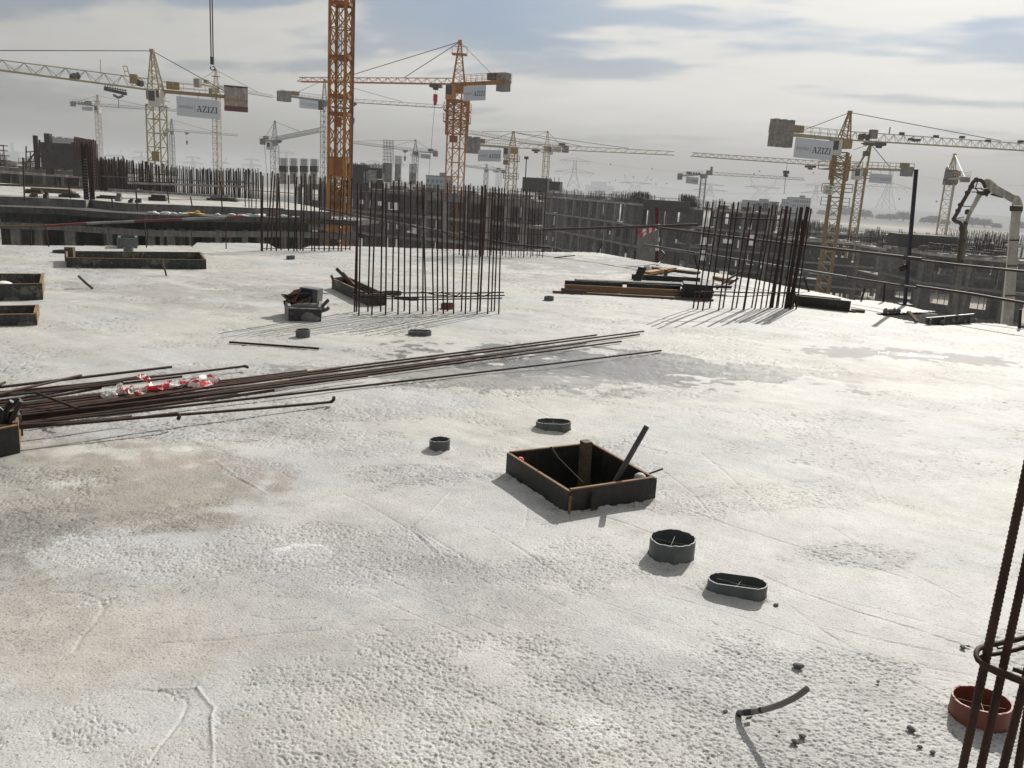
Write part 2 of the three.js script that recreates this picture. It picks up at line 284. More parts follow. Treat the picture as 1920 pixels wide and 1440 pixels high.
const SPOTS = [ // stains, cement spills, greyer areas, rough and smooth patches where the photograph has them
  spot(300, 880, 0.62, 0.75, { col: [0.31, 0.255, 0.22], a: 0.7, rough: 0.5 }), spot(60, 930, 0.9, 0.9, { col: [0.33, 0.31, 0.275], a: 0.7 }), spot(230, 930, 0.75, 0.5, { col: [0.35, 0.325, 0.29], a: 0.6 }), spot(10, 1000, 0.5, 0.25, { col: [0.25, 0.24, 0.23], a: 0.75 }),
  spot(568, 1030, 0.15, 0.13, { col: [0.74, 0.74, 0.75], a: 0.7, hard: 1 }), spot(345, 843, 0.13, 0.1, { col: [0.66, 0.65, 0.63], a: 0.7, hard: 1 }), spot(1130, 1375, 0.15, 0.12, { col: [0.7, 0.7, 0.71], a: 0.45, rough: 0.9, hard: 1 }), spot(845, 1395, 0.2, 0.1, { col: [0.62, 0.62, 0.62], a: 0.5, rough: 1 }), spot(1105, 1350, 0.08, 0.06, { col: [0.7, 0.7, 0.71], a: 0.6, hard: 1 }),
  spot(1090, 493, 3.6, 3, { col: [0.3, 0.298, 0.287], a: 0.9 }), spot(1250, 515, 2.6, 1.5, { col: [0.32, 0.315, 0.3], a: 0.85 }), spot(960, 520, 2.6, 0.9, { col: [0.38, 0.36, 0.32], a: 0.75 }), spot(560, 545, 1.8, 0.7, { col: [0.38, 0.37, 0.35], a: 0.7 }), spot(300, 545, 2.2, 0.9, { col: [0.36, 0.35, 0.33], a: 0.75 }), spot(480, 520, 2, 0.6, { col: [0.4, 0.39, 0.375], a: 0.7 }), spot(700, 535, 1.2, 0.5, { col: [0.38, 0.37, 0.35], a: 0.6 }), spot(1080, 600, 1.4, 0.35, { col: [0.4, 0.39, 0.37], a: 0.5 }), spot(1400, 625, 1.5, 0.3, { col: [0.36, 0.35, 0.34], a: 0.6, rough: 0.8 }), spot(1650, 710, 1.6, 0.25, { col: [0.38, 0.37, 0.36], a: 0.6, rough: 0.7 }), spot(1250, 740, 0.8, 0.2, { col: [0.36, 0.36, 0.35], a: 0.5, rough: 0.8 }),  // broad greyer areas, mostly towards the far edge
  spot(1150, 684, 2.0, 0.75, { col: [0.13, 0.13, 0.132], a: 0.95, hard: 1 }), spot(900, 705, 1.5, 0.5, { col: [0.26, 0.257, 0.25], a: 0.9, hard: 1 }), spot(1420, 695, 1.1, 0.4, { col: [0.16, 0.158, 0.154], a: 0.9, hard: 1 }), spot(1720, 668, 1.35, 0.36, { col: [0.17, 0.165, 0.16], a: 0.9, hard: 1 }), spot(1560, 700, 1.7, 0.5, { col: [0.45, 0.43, 0.4], a: 0.7 }),
  spot(230, 560, 2.4, 0.35, { col: [0.44, 0.43, 0.4], a: 0.5 }), spot(330, 575, 1.3, 0.2, { col: [0.39, 0.38, 0.35], a: 0.6 }),
  spot(1480, 790, 1.1, 0.5, { col: [0.45, 0.45, 0.44], a: 0.5, rough: 0.8 }), spot(760, 760, 1.0, 0.55, { rough: 0.9 }), spot(880, 720, 1.0, 0.4, { rough: 0.5 }), spot(560, 830, 1.0, 0.5, { col: [0.47, 0.47, 0.475], a: 0.5, rough: 0.9 }), spot(700, 1060, 0.55, 0.35, { col: [0.44, 0.445, 0.455], a: 0.6, rough: 1 }), spot(260, 1040, 0.6, 0.22, { rough: 1 }), spot(1080, 1040, 0.4, 0.35, { rough: 1, col: [0.47, 0.47, 0.47], a: 0.5 }), spot(850, 1210, 0.5, 0.25, { rough: 1 }), spot(500, 1380, 0.6, 0.4, { rough: 1 }), spot(200, 1370, 0.5, 0.3, { rough: 0.8 }), spot(1340, 1230, 0.5, 0.3, { rough: 0.8, col: [0.47, 0.47, 0.47], a: 0.4 }), spot(1580, 1360, 0.5, 0.4, { rough: 0.9 }), spot(1000, 1330, 0.7, 0.3, { rough: 0.7 }), spot(1500, 940, 0.6, 0.35, { rough: 0.5 }),
  spot(150, 1200, 0.6, 0.4, { rough: -1, col: [0.49, 0.455, 0.415], a: 0.5 }), spot(420, 1130, 0.8, 0.3, { rough: -0.7 }), spot(900, 1150, 0.3, 0.2, { rough: -0.6 }), spot(1180, 1180, 0.35, 0.2, { rough: -0.6 }), spot(60, 1080, 0.6, 0.3, { rough: -0.6 }), spot(1700, 900, 1.4, 0.8, { rough: -0.5 }), spot(1500, 730, 1.6, 0.6, { rough: -0.6 }), spot(330, 1380, 0.3, 0.2, { rough: -0.5, col: [0.49, 0.455, 0.415], a: 0.35 }), spot(180, 630, 2, 1, { rough: -0.4, col: [0.6, 0.56, 0.5], a: 0.4 }),
];
const POOL = [spot(1160, 684, 1.45, 0.5, { d: 0.016 }), spot(1000, 692, 0.8, 0.34, { d: 0.014 }), spot(1410, 695, 0.75, 0.3, { d: 0.012 }), spot(1720, 664, 0.62, 0.2, { d: 0.016 }), spot(1370, 690, 0.5, 0.3, { d: 0.014 })];
const WATER = -0.0095;
function ground(x, z) { // height and colour of the concrete at a place
  const r = Math.hypot(x, z);
  const lo = fbm(x * 0.75 + 50, z * 0.75 + 50, 3), md = fbm(x * 2.1 + 20, z * 2.6 + 80, 4), hi = fbm(x * 9 + 33, z * 9 + 71, 3);
  let rough = sm(0.46, 0.6, fbm(x * 1.5 - 0.6 * z + 200, z * 2.3 + 0.5 * x + 140, 4));
  let h = (lo - 0.5) * 0.022 + (md - 0.5) * 0.005 + (hi - 0.5) * 0.0012;
  const g = sm(0.35, 0.65, fbm(x * 0.9 + 11, z * 1.1 + 61, 4)), w = sm(0.4, 0.68, fbm(x * 1.3 + 400, z * 1.7 + 300, 4));
  let c = [mix(0.385, 0.36, g), mix(0.378, 0.362, g), mix(0.352, 0.362, g)];
  c = [mix(c[0], 0.395, w * 0.35), mix(c[1], 0.376, w * 0.35), mix(c[2], 0.345, w * 0.35)];
  const gritShade = sm(0.74, 0.94, vn(x * 171 + 70, z * 163 + 20)) * (1 - sm(4, 8, r)) + sm(0.72, 0.95, vn(x * 58 + 170, z * 49 + 120)) * sm(2.5, 6, r);  // dark grit specks, also painting the shade of small pits into the colour
  const tr = fbm((x * 0.82 + z * 0.57) * 0.9 + 7, (z * 0.82 - x * 0.57) * 9 + 31, 4), sp2 = fbm(x * 24 + 5, z * 28 + 9, 2);
  const tone = (1 - 0.5 * gritShade * (0.2 + rough)) * 1.13 * (1 + (md - 0.5) * 0.34 + (hi - 0.5) * 0.26 + (tr - 0.5) * 0.26 + (sp2 - 0.5) * 0.16 - 0.07 * (rough - 0.4)); c = c.map((v) => v * tone);
  const wob = (md - 0.5) * 2.0 + (hi - 0.5) * 1.3;
  for (const s of SPOTS) {
    const dx = (x - s.c[0]) / s.rx, dz = (z - s.c[1]) / s.rz, q = dx * dx + dz * dz; if (q > 4) continue;
    const k = s.hard ? sm(1.02, 0.9, Math.sqrt(q) + wob * 0.8) : sm(1.15, 0.6, Math.sqrt(q) + wob);
    if (s.rough) rough = Math.min(1, Math.max(0, rough + s.rough * k));
    if (s.col) { const a = s.a * k; c = c.map((v, i) => mix(v, s.col[i] * 0.8 * tone, a)); }
  }
  for (const s of POOL) { const dx = (x - s.c[0]) / s.rx, dz = (z - s.c[1]) / s.rz, q = dx * dx + dz * dz; if (q < 4) h -= s.d * sm(1.5, 0.3, Math.sqrt(q) + wob * 0.5); }
  // dents left in the fresh surface
  if (r < 9) { const ux = x * 0.84 + z * 0.54 + (hi - 0.5) * 0.02, uz = z * 0.84 - x * 0.54, pm = vn(x * 6 + 13, z * 7 + 55), n1 = vn(ux * 92 + 7, uz * 160 + 3), n0 = vn(ux * 165 + 17, uz * 240 + 31); const k1 = mix(0.95, 0.7 - 0.22 * pm, rough), k0 = mix(0.97, 0.74 - 0.22 * pm, rough); h -= (sm(k1, k1 + 0.2, n1) * 0.0037 + sm(k0, k0 + 0.22, n0) * 0.0026) * (1 - sm(5, 9, r)); }
  if (r < 22) { const n2 = vn(x * 44 + 91, z * 48 + 44); const k2 = mix(0.96, 0.8 - 0.22 * vn(x * 4 + 3, z * 5 + 15), rough); h -= sm(k2, k2 + 0.2, n2) * 0.005 * sm(3, 6, r) * (1 - sm(12, 22, r)); }
  if (r > 4) { const n3 = vn(x * 19 + 9, z * 21 + 4); const k3 = mix(0.97, 0.68, rough); h -= sm(k3, k3 + 0.2, n3) * 0.0075 * sm(4, 9, r); }
  if (r < 6.5) { // concrete built up against sleeves and the former
    for (const s of SLEEVES) { if (!s[8]) continue; const dx = x - s.c.x, dz = z - s.c.z, ca = Math.cos(s[4]), sa = Math.sin(s[4]), lx = dx * ca - dz * sa, lz = dx * sa + dz * ca, d = Math.hypot(Math.max(0, Math.abs(lx) - (s[2] - s[3])), lz) - s[3]; if (d < 0.12) h += 0.014 * Math.exp(-Math.pow(Math.max(0, d) / 0.024, 1.2)) * (0.4 + 0.9 * vn(x * 33 + 9, z * 33 + 2)); }
    let d = 9; for (let i = 0; i < 4; i++) { const a = boxC[i], b = boxC[(i + 1) % 4], ex = b.x - a.x, ez = b.z - a.z, t = Math.min(1, Math.max(0, ((x - a.x) * ex + (z - a.z) * ez) / (ex * ex + ez * ez))); d = Math.min(d, Math.hypot(x - a.x - ex * t, z - a.z - ez * t)); }
    if (d < 0.15) h += 0.016 * Math.exp(-Math.pow(d / 0.03, 1.2)) * (0.3 + 1.0 * vn(x * 24 + 5, z * 24 + 2));
  }
  for (const m of MARKS) {
    if (x < m.b[0] || x > m.b[1] || z < m.b[2] || z > m.b[3]) continue;
    let d2 = 1e9; for (let i = 0; i + 1 < m.l.length; i++) { const [ax, az] = m.l[i], ex = m.l[i + 1][0] - ax, ez = m.l[i + 1][1] - az, t = Math.min(1, Math.max(0, ((x - ax) * ex + (z - az) * ez) / (ex * ex + ez * ez))), qx = x - ax - ex * t, qz = z - az - ez * t; d2 = Math.min(d2, qx * qx + qz * qz); }
    const jit = 0.7 + 0.9 * vn(x * 40 + 3, z * 40 + 8); h += m.h * Math.exp(-d2 / (m.w * m.w * 0.5 * jit)) * (0.5 + 0.7 * vn(x * 14 + 60, z * 14 + 60));
  }
  return [h, c, rough];
}
{
  const NA = 1000, A0 = -0.67, A1 = 0.67, RS = [1.85]; while (RS[RS.length - 1] < 27) { const r = RS[RS.length - 1]; RS.push(r * (1 + mix(0.0017, 0.005, sm(4, 14, r)))); }
  const NR = RS.length - 1, nv = (NA + 1) * (NR + 1);
  const P = new Float32Array(nv * 3), C = new Float32Array(nv * 3), U = new Float32Array(nv * 2), ok = new Uint8Array(nv);
  let minX = 1e9; for (const p of poly) minX = Math.min(minX, p[0]);
  for (let j = 0; j <= NR; j++) {
    const r = RS[j];
    for (let i = 0; i <= NA; i++) {
      const a = A0 + (A1 - A0) * i / NA, x = Math.sin(a) * r, z = -Math.cos(a) * r, k = j * (NA + 1) + i;
      U[k * 2] = x; U[k * 2 + 1] = z; P[k * 3] = x; P[k * 3 + 2] = z;
      if (!inside(poly, x, z)) continue;
      ok[k] = 1; if (r < 6.5) for (const h of HOLES) if (inside(h, x, z)) { ok[k] = 0; break; }
      const [h, c] = ground(x, z); P[k * 3 + 1] = h; C[k * 3] = c[0]; C[k * 3 + 1] = c[1]; C[k * 3 + 2] = c[2];
    }
  }
  const I = new Uint32Array(NA * NR * 6); let q = 0;
  for (let j = 0; j < NR; j++) for (let i = 0; i < NA; i++) {
    const a = j * (NA + 1) + i, b = a + 1, c = a + NA + 1, d = c + 1; if (ok[a] + ok[b] + ok[c] + ok[d] < 4) continue;
    I[q++] = a; I[q++] = b; I[q++] = d; I[q++] = a; I[q++] = d; I[q++] = c;
  }
  const g = new THREE.BufferGeometry();
  g.setAttribute('position', new THREE.BufferAttribute(P, 3)); g.setAttribute('color', new THREE.BufferAttribute(C, 3)); g.setAttribute('uv', new THREE.BufferAttribute(U, 2)); g.setIndex(new THREE.BufferAttribute(I.slice(0, q), 1)); g.computeVertexNormals();
  mesh('slab_surface', g, new THREE.MeshStandardMaterial({ vertexColors: true, map: T.speck, roughness: 0.7, bumpMap: T.grit, bumpScale: 0.003 }), slab);
}
{ // standing water in the hollows of the slab: a level sheet, its outline is where the concrete rises through it
  const water = new THREE.MeshPhysicalMaterial({ transmission: 1, thickness: 0, roughness: 0.14, ior: 1.33, bumpMap: T.grit, bumpScale: 0.004 }); water.color.setRGB(0.93, 0.94, 0.94);
  const lab = ['long shallow puddle beside the ends of the steel bars', 'small glittering puddle at the right side of the slab'];
  [[G(1170, 686), 2.9, 0.95, 0.05], [G(1720, 664), 0.9, 0.34, 0]].forEach(([c, rx, rz, ry], i) => {
    const N = 90, mb = new MB(), pt = (a, b) => V3(c.x + a * rx, WATER + 0.0006 * (vn(a * 14 + 9, b * 14 + 5) - 0.5), c.z + b * rz + a * rx * ry);
    const deep = (a, b) => ground(c.x + a * rx, c.z + b * rz + a * rx * ry)[0] < WATER + 0.002;
    for (let j = 0; j < 40; j++) for (let k = 0; k < N; k++) { const a0 = k / N * 2 - 1, a1 = (k + 1) / N * 2 - 1, b0 = j / 20 - 1, b1 = (j + 1) / 20 - 1; if (deep((a0 + a1) / 2, (b0 + b1) / 2) || deep(a0, b0) || deep(a1, b1)) mb.quad(pt(a0, b1), pt(a1, b1), pt(a1, b0), pt(a0, b0)); }
    const o = mesh('puddle', mb, water); struct(o); o.userData.label = lab[i];
  });
}
{ // the storey below, dark through the openings
  const pts = poly.map(([x, z]) => new THREE.Vector2(x, -z)), g = new THREE.ExtrudeGeometry(new THREE.Shape(pts), { depth: 0.2, bevelEnabled: false }); g.rotateX(-Math.PI / 2); g.translate(0, -3.4, 0);
  struct(mesh('lower_floor', g, M.conc));
}
// site ground far below and the plain beyond, out to the horizon
{
  const NA = 180, NR = 90, P = [], C = [], I = [];
  for (let j = 0; j <= NR; j++) for (let i = 0; i <= NA; i++) {
    const r = j ? 12 * Math.pow(3400 / 12, j / NR) : 0, a = i / NA * 6.28319, x = Math.sin(a) * r, z = -Math.cos(a) * r;
    const dune = sm(900, 2400, r) * 13 * (0.5 + fbm(x * 0.0016 + 40, z * 0.0016 + 40, 4)) * sm(-0.1, 0.8, 1), n = fbm(x * 0.012 + 90, z * 0.012 + 90, 4), m = fbm(x * 0.0024 + 10, z * 0.0024 + 70, 4);
    P.push(x, -14.2 + (r > 60 ? (n - 0.5) * 0.8 : 0) + dune, z);
    const veg = Math.max(sm(0.42, 0.6, m) * sm(140, 260, r), sm(820, 1100, r) * 0.85), c = [mix(0.34, 0.062, veg), mix(0.31, 0.066, veg), mix(0.26, 0.064, veg)].map((v) => v * (0.75 + 0.5 * n)); C.push(...c);
  }
  for (let j = 0; j < NR; j++) for (let i = 0; i < NA; i++) { const a = j * (NA + 1) + i, c = a + NA + 1; I.push(a, a + 1, c + 1, a, c + 1, c); }
  const g = new THREE.BufferGeometry(); g.setAttribute('position', new THREE.Float32BufferAttribute(P, 3)); g.setAttribute('color', new THREE.Float32BufferAttribute(C, 3)); g.setIndex(I); g.computeVertexNormals();
  struct(mesh('ground', g, new THREE.MeshStandardMaterial({ vertexColors: true, roughness: 0.95 })));
}

// ---------- things standing on the slab ----------
const up1 = (p, h) => p.clone().add(V3(0, h, 0));
function former(name, label, cat, c, h, th, mats, opt = {}) { // open box of boards round an opening; c: four outer ground corners, anticlockwise seen from above or not
  const o = thing(name, label, cat, opt.group), cen = V3(); c.forEach((p) => cen.addScaledVector(p, 0.25)); o.position.set(cen.x, 0, cen.z);
  const L = c.map((p) => V3(p.x - cen.x, 0, p.z - cen.z));
  for (let i = 0; i < 4; i++) {
    if (opt.skip?.includes(i)) continue;
    const a = L[i], b = L[(i + 1) % 4], d = V3().subVectors(b, a).normalize(), nrm = V3(-d.z, 0, d.x); if (nrm.dot(a.clone().add(b)) > 0) nrm.negate(); // inwards
    const t = i % 2 ? th : 0, A = a.clone().addScaledVector(d, t + (t ? 0.001 : 0)), B = b.clone().addScaledVector(d, -t - (t ? 0.001 : 0)), hh = h * (1 + (opt.uneven ?? 0.04) * (i % 2 ? 1 : -0.4)), y0 = opt.y0 ?? -0.2;
    const mb = new MB(); mb.hex([A, B, B.clone().addScaledVector(nrm, th), A.clone().addScaledVector(nrm, th)].map((p) => up1(p, y0)).concat([A, B, B.clone().addScaledVector(nrm, th), A.clone().addScaledVector(nrm, th)].map((p, k) => up1(p, hh + (k % 2 ? 0.004 : -0.004)))));
    const board = mesh('board', mb, mats[i % mats.length], o);
    const e = new MB(), m = nrm.clone().multiplyScalar(th / 2); // raw sawn top edge of the plywood
    e.beam(up1(A.clone().add(m), hh + 0.0035), up1(B.clone().add(m), hh + 0.0035), th * 0.93, 0.009); mesh('sawn_edge', e, opt.edge ?? M.edge, board);
  }
  return o;
}
{ // the square former in the middle
  const o = former('box_former', 'open square plywood former with tubes and a post inside, mid slab', 'formwork box', boxC, 0.125, 0.018, [M.ply]);
  const P = o.position, rel = (p) => p.clone().sub(P);
  const p0 = at(1097, 868, 4.86), mb = new MB(); mb.box(V3(p0.x - P.x, 0.0, p0.z - P.z), [0.05, 0.42, 0.06], 0.5, 0, 0.02); mesh('corner_post', mb, M.woodG, o);
  const s = new MB(); s.box(rel(G(1068, 967)).add(V3(-0.004, 0.045, 0.004)), [0.007, 0.125, 0.012], 0.55); mesh('corner_batten', s, M.edge, o);
  const p = new MB(); p.box(rel(G(1110, 960)).add(V3(0.01, 0.055, 0.004)), [0.045, 0.085, 0.002], 0.51); mesh('patch', p, std([0.1, 0.08, 0.055], { map: T.ply }), o);
  let q = mesh('steel_rod', new MB().sweep([at(1032, 838, 4.62), at(1044, 856, 4.6)], 0.008, 8).sweep([at(1044, 856, 4.6), at(1093, 905, 4.5)], 0.0035, 6), M.rustD); tag(q, 'thin rod with a thick handle leaning in the square former', 'rod');
  q = mesh('plastic_tube', new MB().sweep([at(1213, 799, 4.55), at(1148, 913, 4.5)], 0.0155, 12), M.pvcD); tag(q, 'thick grey tube leaning out of the square former', 'tube');
  q = mesh('thin_tube', new MB().sweep([at(1243, 879, 4.62), at(1195, 896, 4.6), at(1152, 914, 4.56)], 0.0058, 8), M.pvcD); tag(q, 'thin dark tube poking through the right corner of the square former', 'tube');
  const cap = new MB(), cc = at(1200, 897, 4.5); { const pr = [[0.0, 0.03], [0.018, 0.028], [0.03, 0.018], [0.034, 0.0], [0.034, -0.03]]; for (let i = 0; i < 4; i++) for (let k = 0; k < 18; k++) { const v = (j, m) => { const g = m / 18 * 6.2832; return V3(cc.x + pr[j][0] * Math.cos(g), cc.y + pr[j][1], cc.z + pr[j][0] * Math.sin(g)); }; cap.quad(v(i, k), v(i + 1, k), v(i + 1, k + 1), v(i, k + 1)); } cap.sweep([up1(cc, 0.005).add(V3(-0.012, 0, 0.034)), up1(cc, 0).add(V3(0.012, 0, 0.035))], 0.003, 5); }
  q = mesh('pipe_plug', cap, M.cut); tag(q, 'round off-white plastic cap at the right corner of the square former', 'cap');
  const rc = at(975, 864, 4.72); q = mesh('red_cap', new MB().cyl(rc.clone().add(V3(0, -0.03, 0)), rc.clone().add(V3(0.004, 0.012, 0)), 0.019, 12).cyl(rc.clone().add(V3(0.004, 0.012, 0)), rc.clone().add(V3(0.005, 0.02, 0)), 0.013, 12), M.red); tag(q, 'small red plastic cap in the left corner of the square former', 'cap');
}
function tubeWall(o, c, rx, rz, h, mat, y0) { // sleeve wall with thickness, rim slightly worn
  const n = 64, out = stadium(V3(0, 0, 0), rx, rz, 0, n), inn = stadium(V3(0, 0, 0), rx - 0.006, rz - 0.006, 0, n), mb = new MB(), rim = new MB();
  const tilt = (x) => h + x * 0.05;
  for (let i = 0; i < n; i++) {
    const j = (i + 1) % n, v = (P, k, y) => V3(P[k][0], y === null ? tilt(P[k][0]) + 0.003 * (vn(k * 0.9 + 3, h * 90) - 0.5) * 2 : y, P[k][1]);
    mb.quad(v(out, j, y0), v(out, i, y0), v(out, i, null), v(out, j, null)); mb.quad(v(inn, i, y0), v(inn, j, y0), v(inn, j, null), v(inn, i, null)); rim.quad(v(out, i, null).add(V3(0, .0004, 0)), v(inn, i, null).add(V3(0, .0004, 0)), v(inn, j, null).add(V3(0, .0004, 0)), v(out, j, null).add(V3(0, .0004, 0)));
  }
  mesh('sleeve_wall', mb, mat, o); mesh('rim', rim, mat === M.orangeP ? M.orangeP : M.cut, o);
}
for (const [px, py, rx, rz, ry, h, m, label, hole] of SLEEVES) {
  const o = thing('pipe_sleeve', label, 'pipe sleeve'), c = G(px, py); o.position.set(c.x, 0, c.z); o.rotation.y = ry;
  tubeWall(o, c, rx, rz, h, M[m], hole ? -0.3 : -0.02);
  if (hole) { // two wires crossed inside
    const y = h * 0.82, a = 0.5 + px * 0.01; const w1 = new MB().sweep([V3(-Math.cos(a) * rx * 0.8, y - 0.004, -Math.sin(a) * rz * 0.8), V3(0.004, y - 0.008, 0), V3(Math.cos(a) * rx * 0.8, y - 0.003, Math.sin(a) * rz * 0.8)], 0.0013, 5), w2 = new MB().sweep([V3(-Math.sin(a) * rx * 0.72, y, Math.cos(a) * rz * 0.85), V3(0, y - 0.004, 0), V3(Math.sin(a) * rx * 0.72, y - 0.001, -Math.cos(a) * rz * 0.85)], 0.0013, 5);
    mesh('cross_wire', w1, M.steel, o); mesh('cross_wire', w2, M.steel, o);
  }
}
// deformed bar: round with raised ribs
function ribbed(a, b, r, gap = 0.016, seg = 7, bend = null) {
  const L = a.distanceTo(b), n = Math.max(2, Math.round(L / gap * 2)), pts = [], d = V3().subVectors(b, a), ph = rnd() * 9;
  for (let i = 0; i <= n; i++) { const t = i / n, p = a.clone().addScaledVector(d, t); if (bend) p.y -= bend * 4 * t * (1 - t); pts.push(p); }
  return new MB().sweep(pts, (i) => r * (i % 2 ? 1.09 : 0.93) * (1 + 0.02 * Math.sin(i * 0.05 + ph)), seg);
}
{ // bent flexible conduit in front, with the cut end towards the right
  const base = G(1385, 1342), z = -base.z, pts = [[1383, 1350, 0], [1386, 1338, 0], [1400, 1336, 0.01], [1430, 1331, 0.02], [1465, 1320, 0.03], [1495, 1305, 0.035], [1514, 1291, 0.04]].map(([x, y, k]) => at(x, y, z - k * 3.6));
  pts[0].y = -0.03; const c = new THREE.CatmullRomCurve3(pts);
  const o = thing('conduit_stub', 'bent grey conduit stub with peeling black tape in the front of the slab', 'conduit'); o.position.copy(base); const rel = (p) => p.clone().sub(base);
  const all = c.getPoints(40).map(rel); mesh('tube', new MB().sweep(all, 0.0098, 12), M.rubber, o);
  for (const [s, e] of [[6, 9], [12, 17], [19, 21]]) mesh('tape', new MB().sweep(all.slice(s, e), 0.0106, 12, false), M.black, o);
  mesh('tape_flap', new MB().box(rel(at(1404, 1346, z - 0.03)), [0.022, 0.014, 0.003], 0.4, 0.5), M.black, o); mesh('tube_mouth', new MB().cyl(all[40], all[40].clone().addScaledVector(V3().subVectors(all[40], all[38]).normalize(), 0.001), 0.0075, 10), M.black, o);
}
[[1498, 1252, 0.017, 'flat dark stone chip above the bent conduit'], [1360, 1336, 0.008, 'small dark pebble left of the bent conduit'], [1490, 1393, 0.011, 'upright stone chip below the bent conduit'], [1504, 1383, 0.01, 'flat stone flake below the bent conduit'], [1646, 1280, 0.007, 'lone dark pebble right of the bent conduit'], [1708, 1370, 0.013, 'largest of three dark pebbles left of the orange sleeve'], [1724, 1402, 0.007, 'smallest of three dark pebbles left of the orange sleeve'], [1748, 1413, 0.009, 'lowest of three dark pebbles left of the orange sleeve'], [1805, 1216, 0.011, 'grey pebble beside the nearest stirrup'], [1815, 1213, 0.006, 'tiny dark pebble beside the nearest stirrup'], [1455, 1136, 0.01, 'dark clod behind the oval double-lobed sleeve']]
  .forEach(([x, y, s, l], i) => { const p = G(x, y), o = mesh('pebble', new MB().lump(V3(0, s * 0.35, 0), [s * 1.25, s * 0.62, s * 0.9], i + 2, 4), M.stone); o.position.copy(p); o.position.y = 0.002; o.rotation.y = i; tag(o, l, 'stone'); });
{ // nearest starter bars, right edge
  const o = thing('starter_bar_cage', 'nearest cluster of thick ribbed starter bars with a stirrup, at the right edge', 'rebar cage'), b0 = G(1796, 1480); o.position.set(b0.x, 0, b0.z);
  [[1796, 1480, 1920, 903, 2.35, 0.0118], [1830, 1480, 1920, 1074, 2.3, 0.0115], [1871, 1480, 1920, 1284, 2.2, 0.0118], [1902, 1480, 1920, 1374, 2.1, 0.0115]].forEach(([x, y, x1, y1, , r]) => { const a = G(x, y), z = -a.z, b = at(x1, y1, z), d = V3().subVectors(b, a), B = a.clone().addScaledVector(d, 1.25 / d.y); mesh('bar', ribbed(a.clone().addScaledVector(d, -0.05).sub(o.position), B.sub(o.position), r, 0.0135, 10), M.rust, o); });
  const zz = -b0.z; const t = (l, r) => mesh('stirrup', new MB().sweep(new THREE.CatmullRomCurve3(l.map(([x, y, k]) => at(x, y, zz + k).sub(o.position))).getPoints(60), (i) => r * (i % 3 ? 1 : 1.12), 8), M.rust, o);
  t([[1990, 1175, 0.06], [1920, 1196, 0.05], [1875, 1206, 0.045], [1843, 1213, 0.03], [1831, 1222, 0], [1834, 1238, -0.03], [1850, 1248, -0.045], [1885, 1262, -0.05], [1930, 1280, -0.05], [2000, 1310, -0.05]], 0.0072);
  t([[1990, 1188, 0.07], [1920, 1214, 0.05], [1880, 1224, 0.04], [1845, 1230, 0.02], [1836, 1240, -0.02], [1860, 1258, -0.04], [1900, 1274, -0.045], [1990, 1312, -0.045]], 0.006);
  t([[1900, 1255, -0.02], [1925, 1264, -0.03], [1960, 1280, -0.03]], 0.006);
  t([[1868, 1208, 0.02], [1872, 1216, 0.03], [1884, 1213, 0.02]], 0.0022);
}
const ORD = ['first', 'second', 'third', 'fourth', 'fifth', 'sixth', 'seventh', 'eighth', 'ninth', 'tenth', 'eleventh', 'twelfth', 'thirteenth', 'fourteenth', 'fifteenth', 'sixteenth', 'seventeenth', 'eighteenth'];
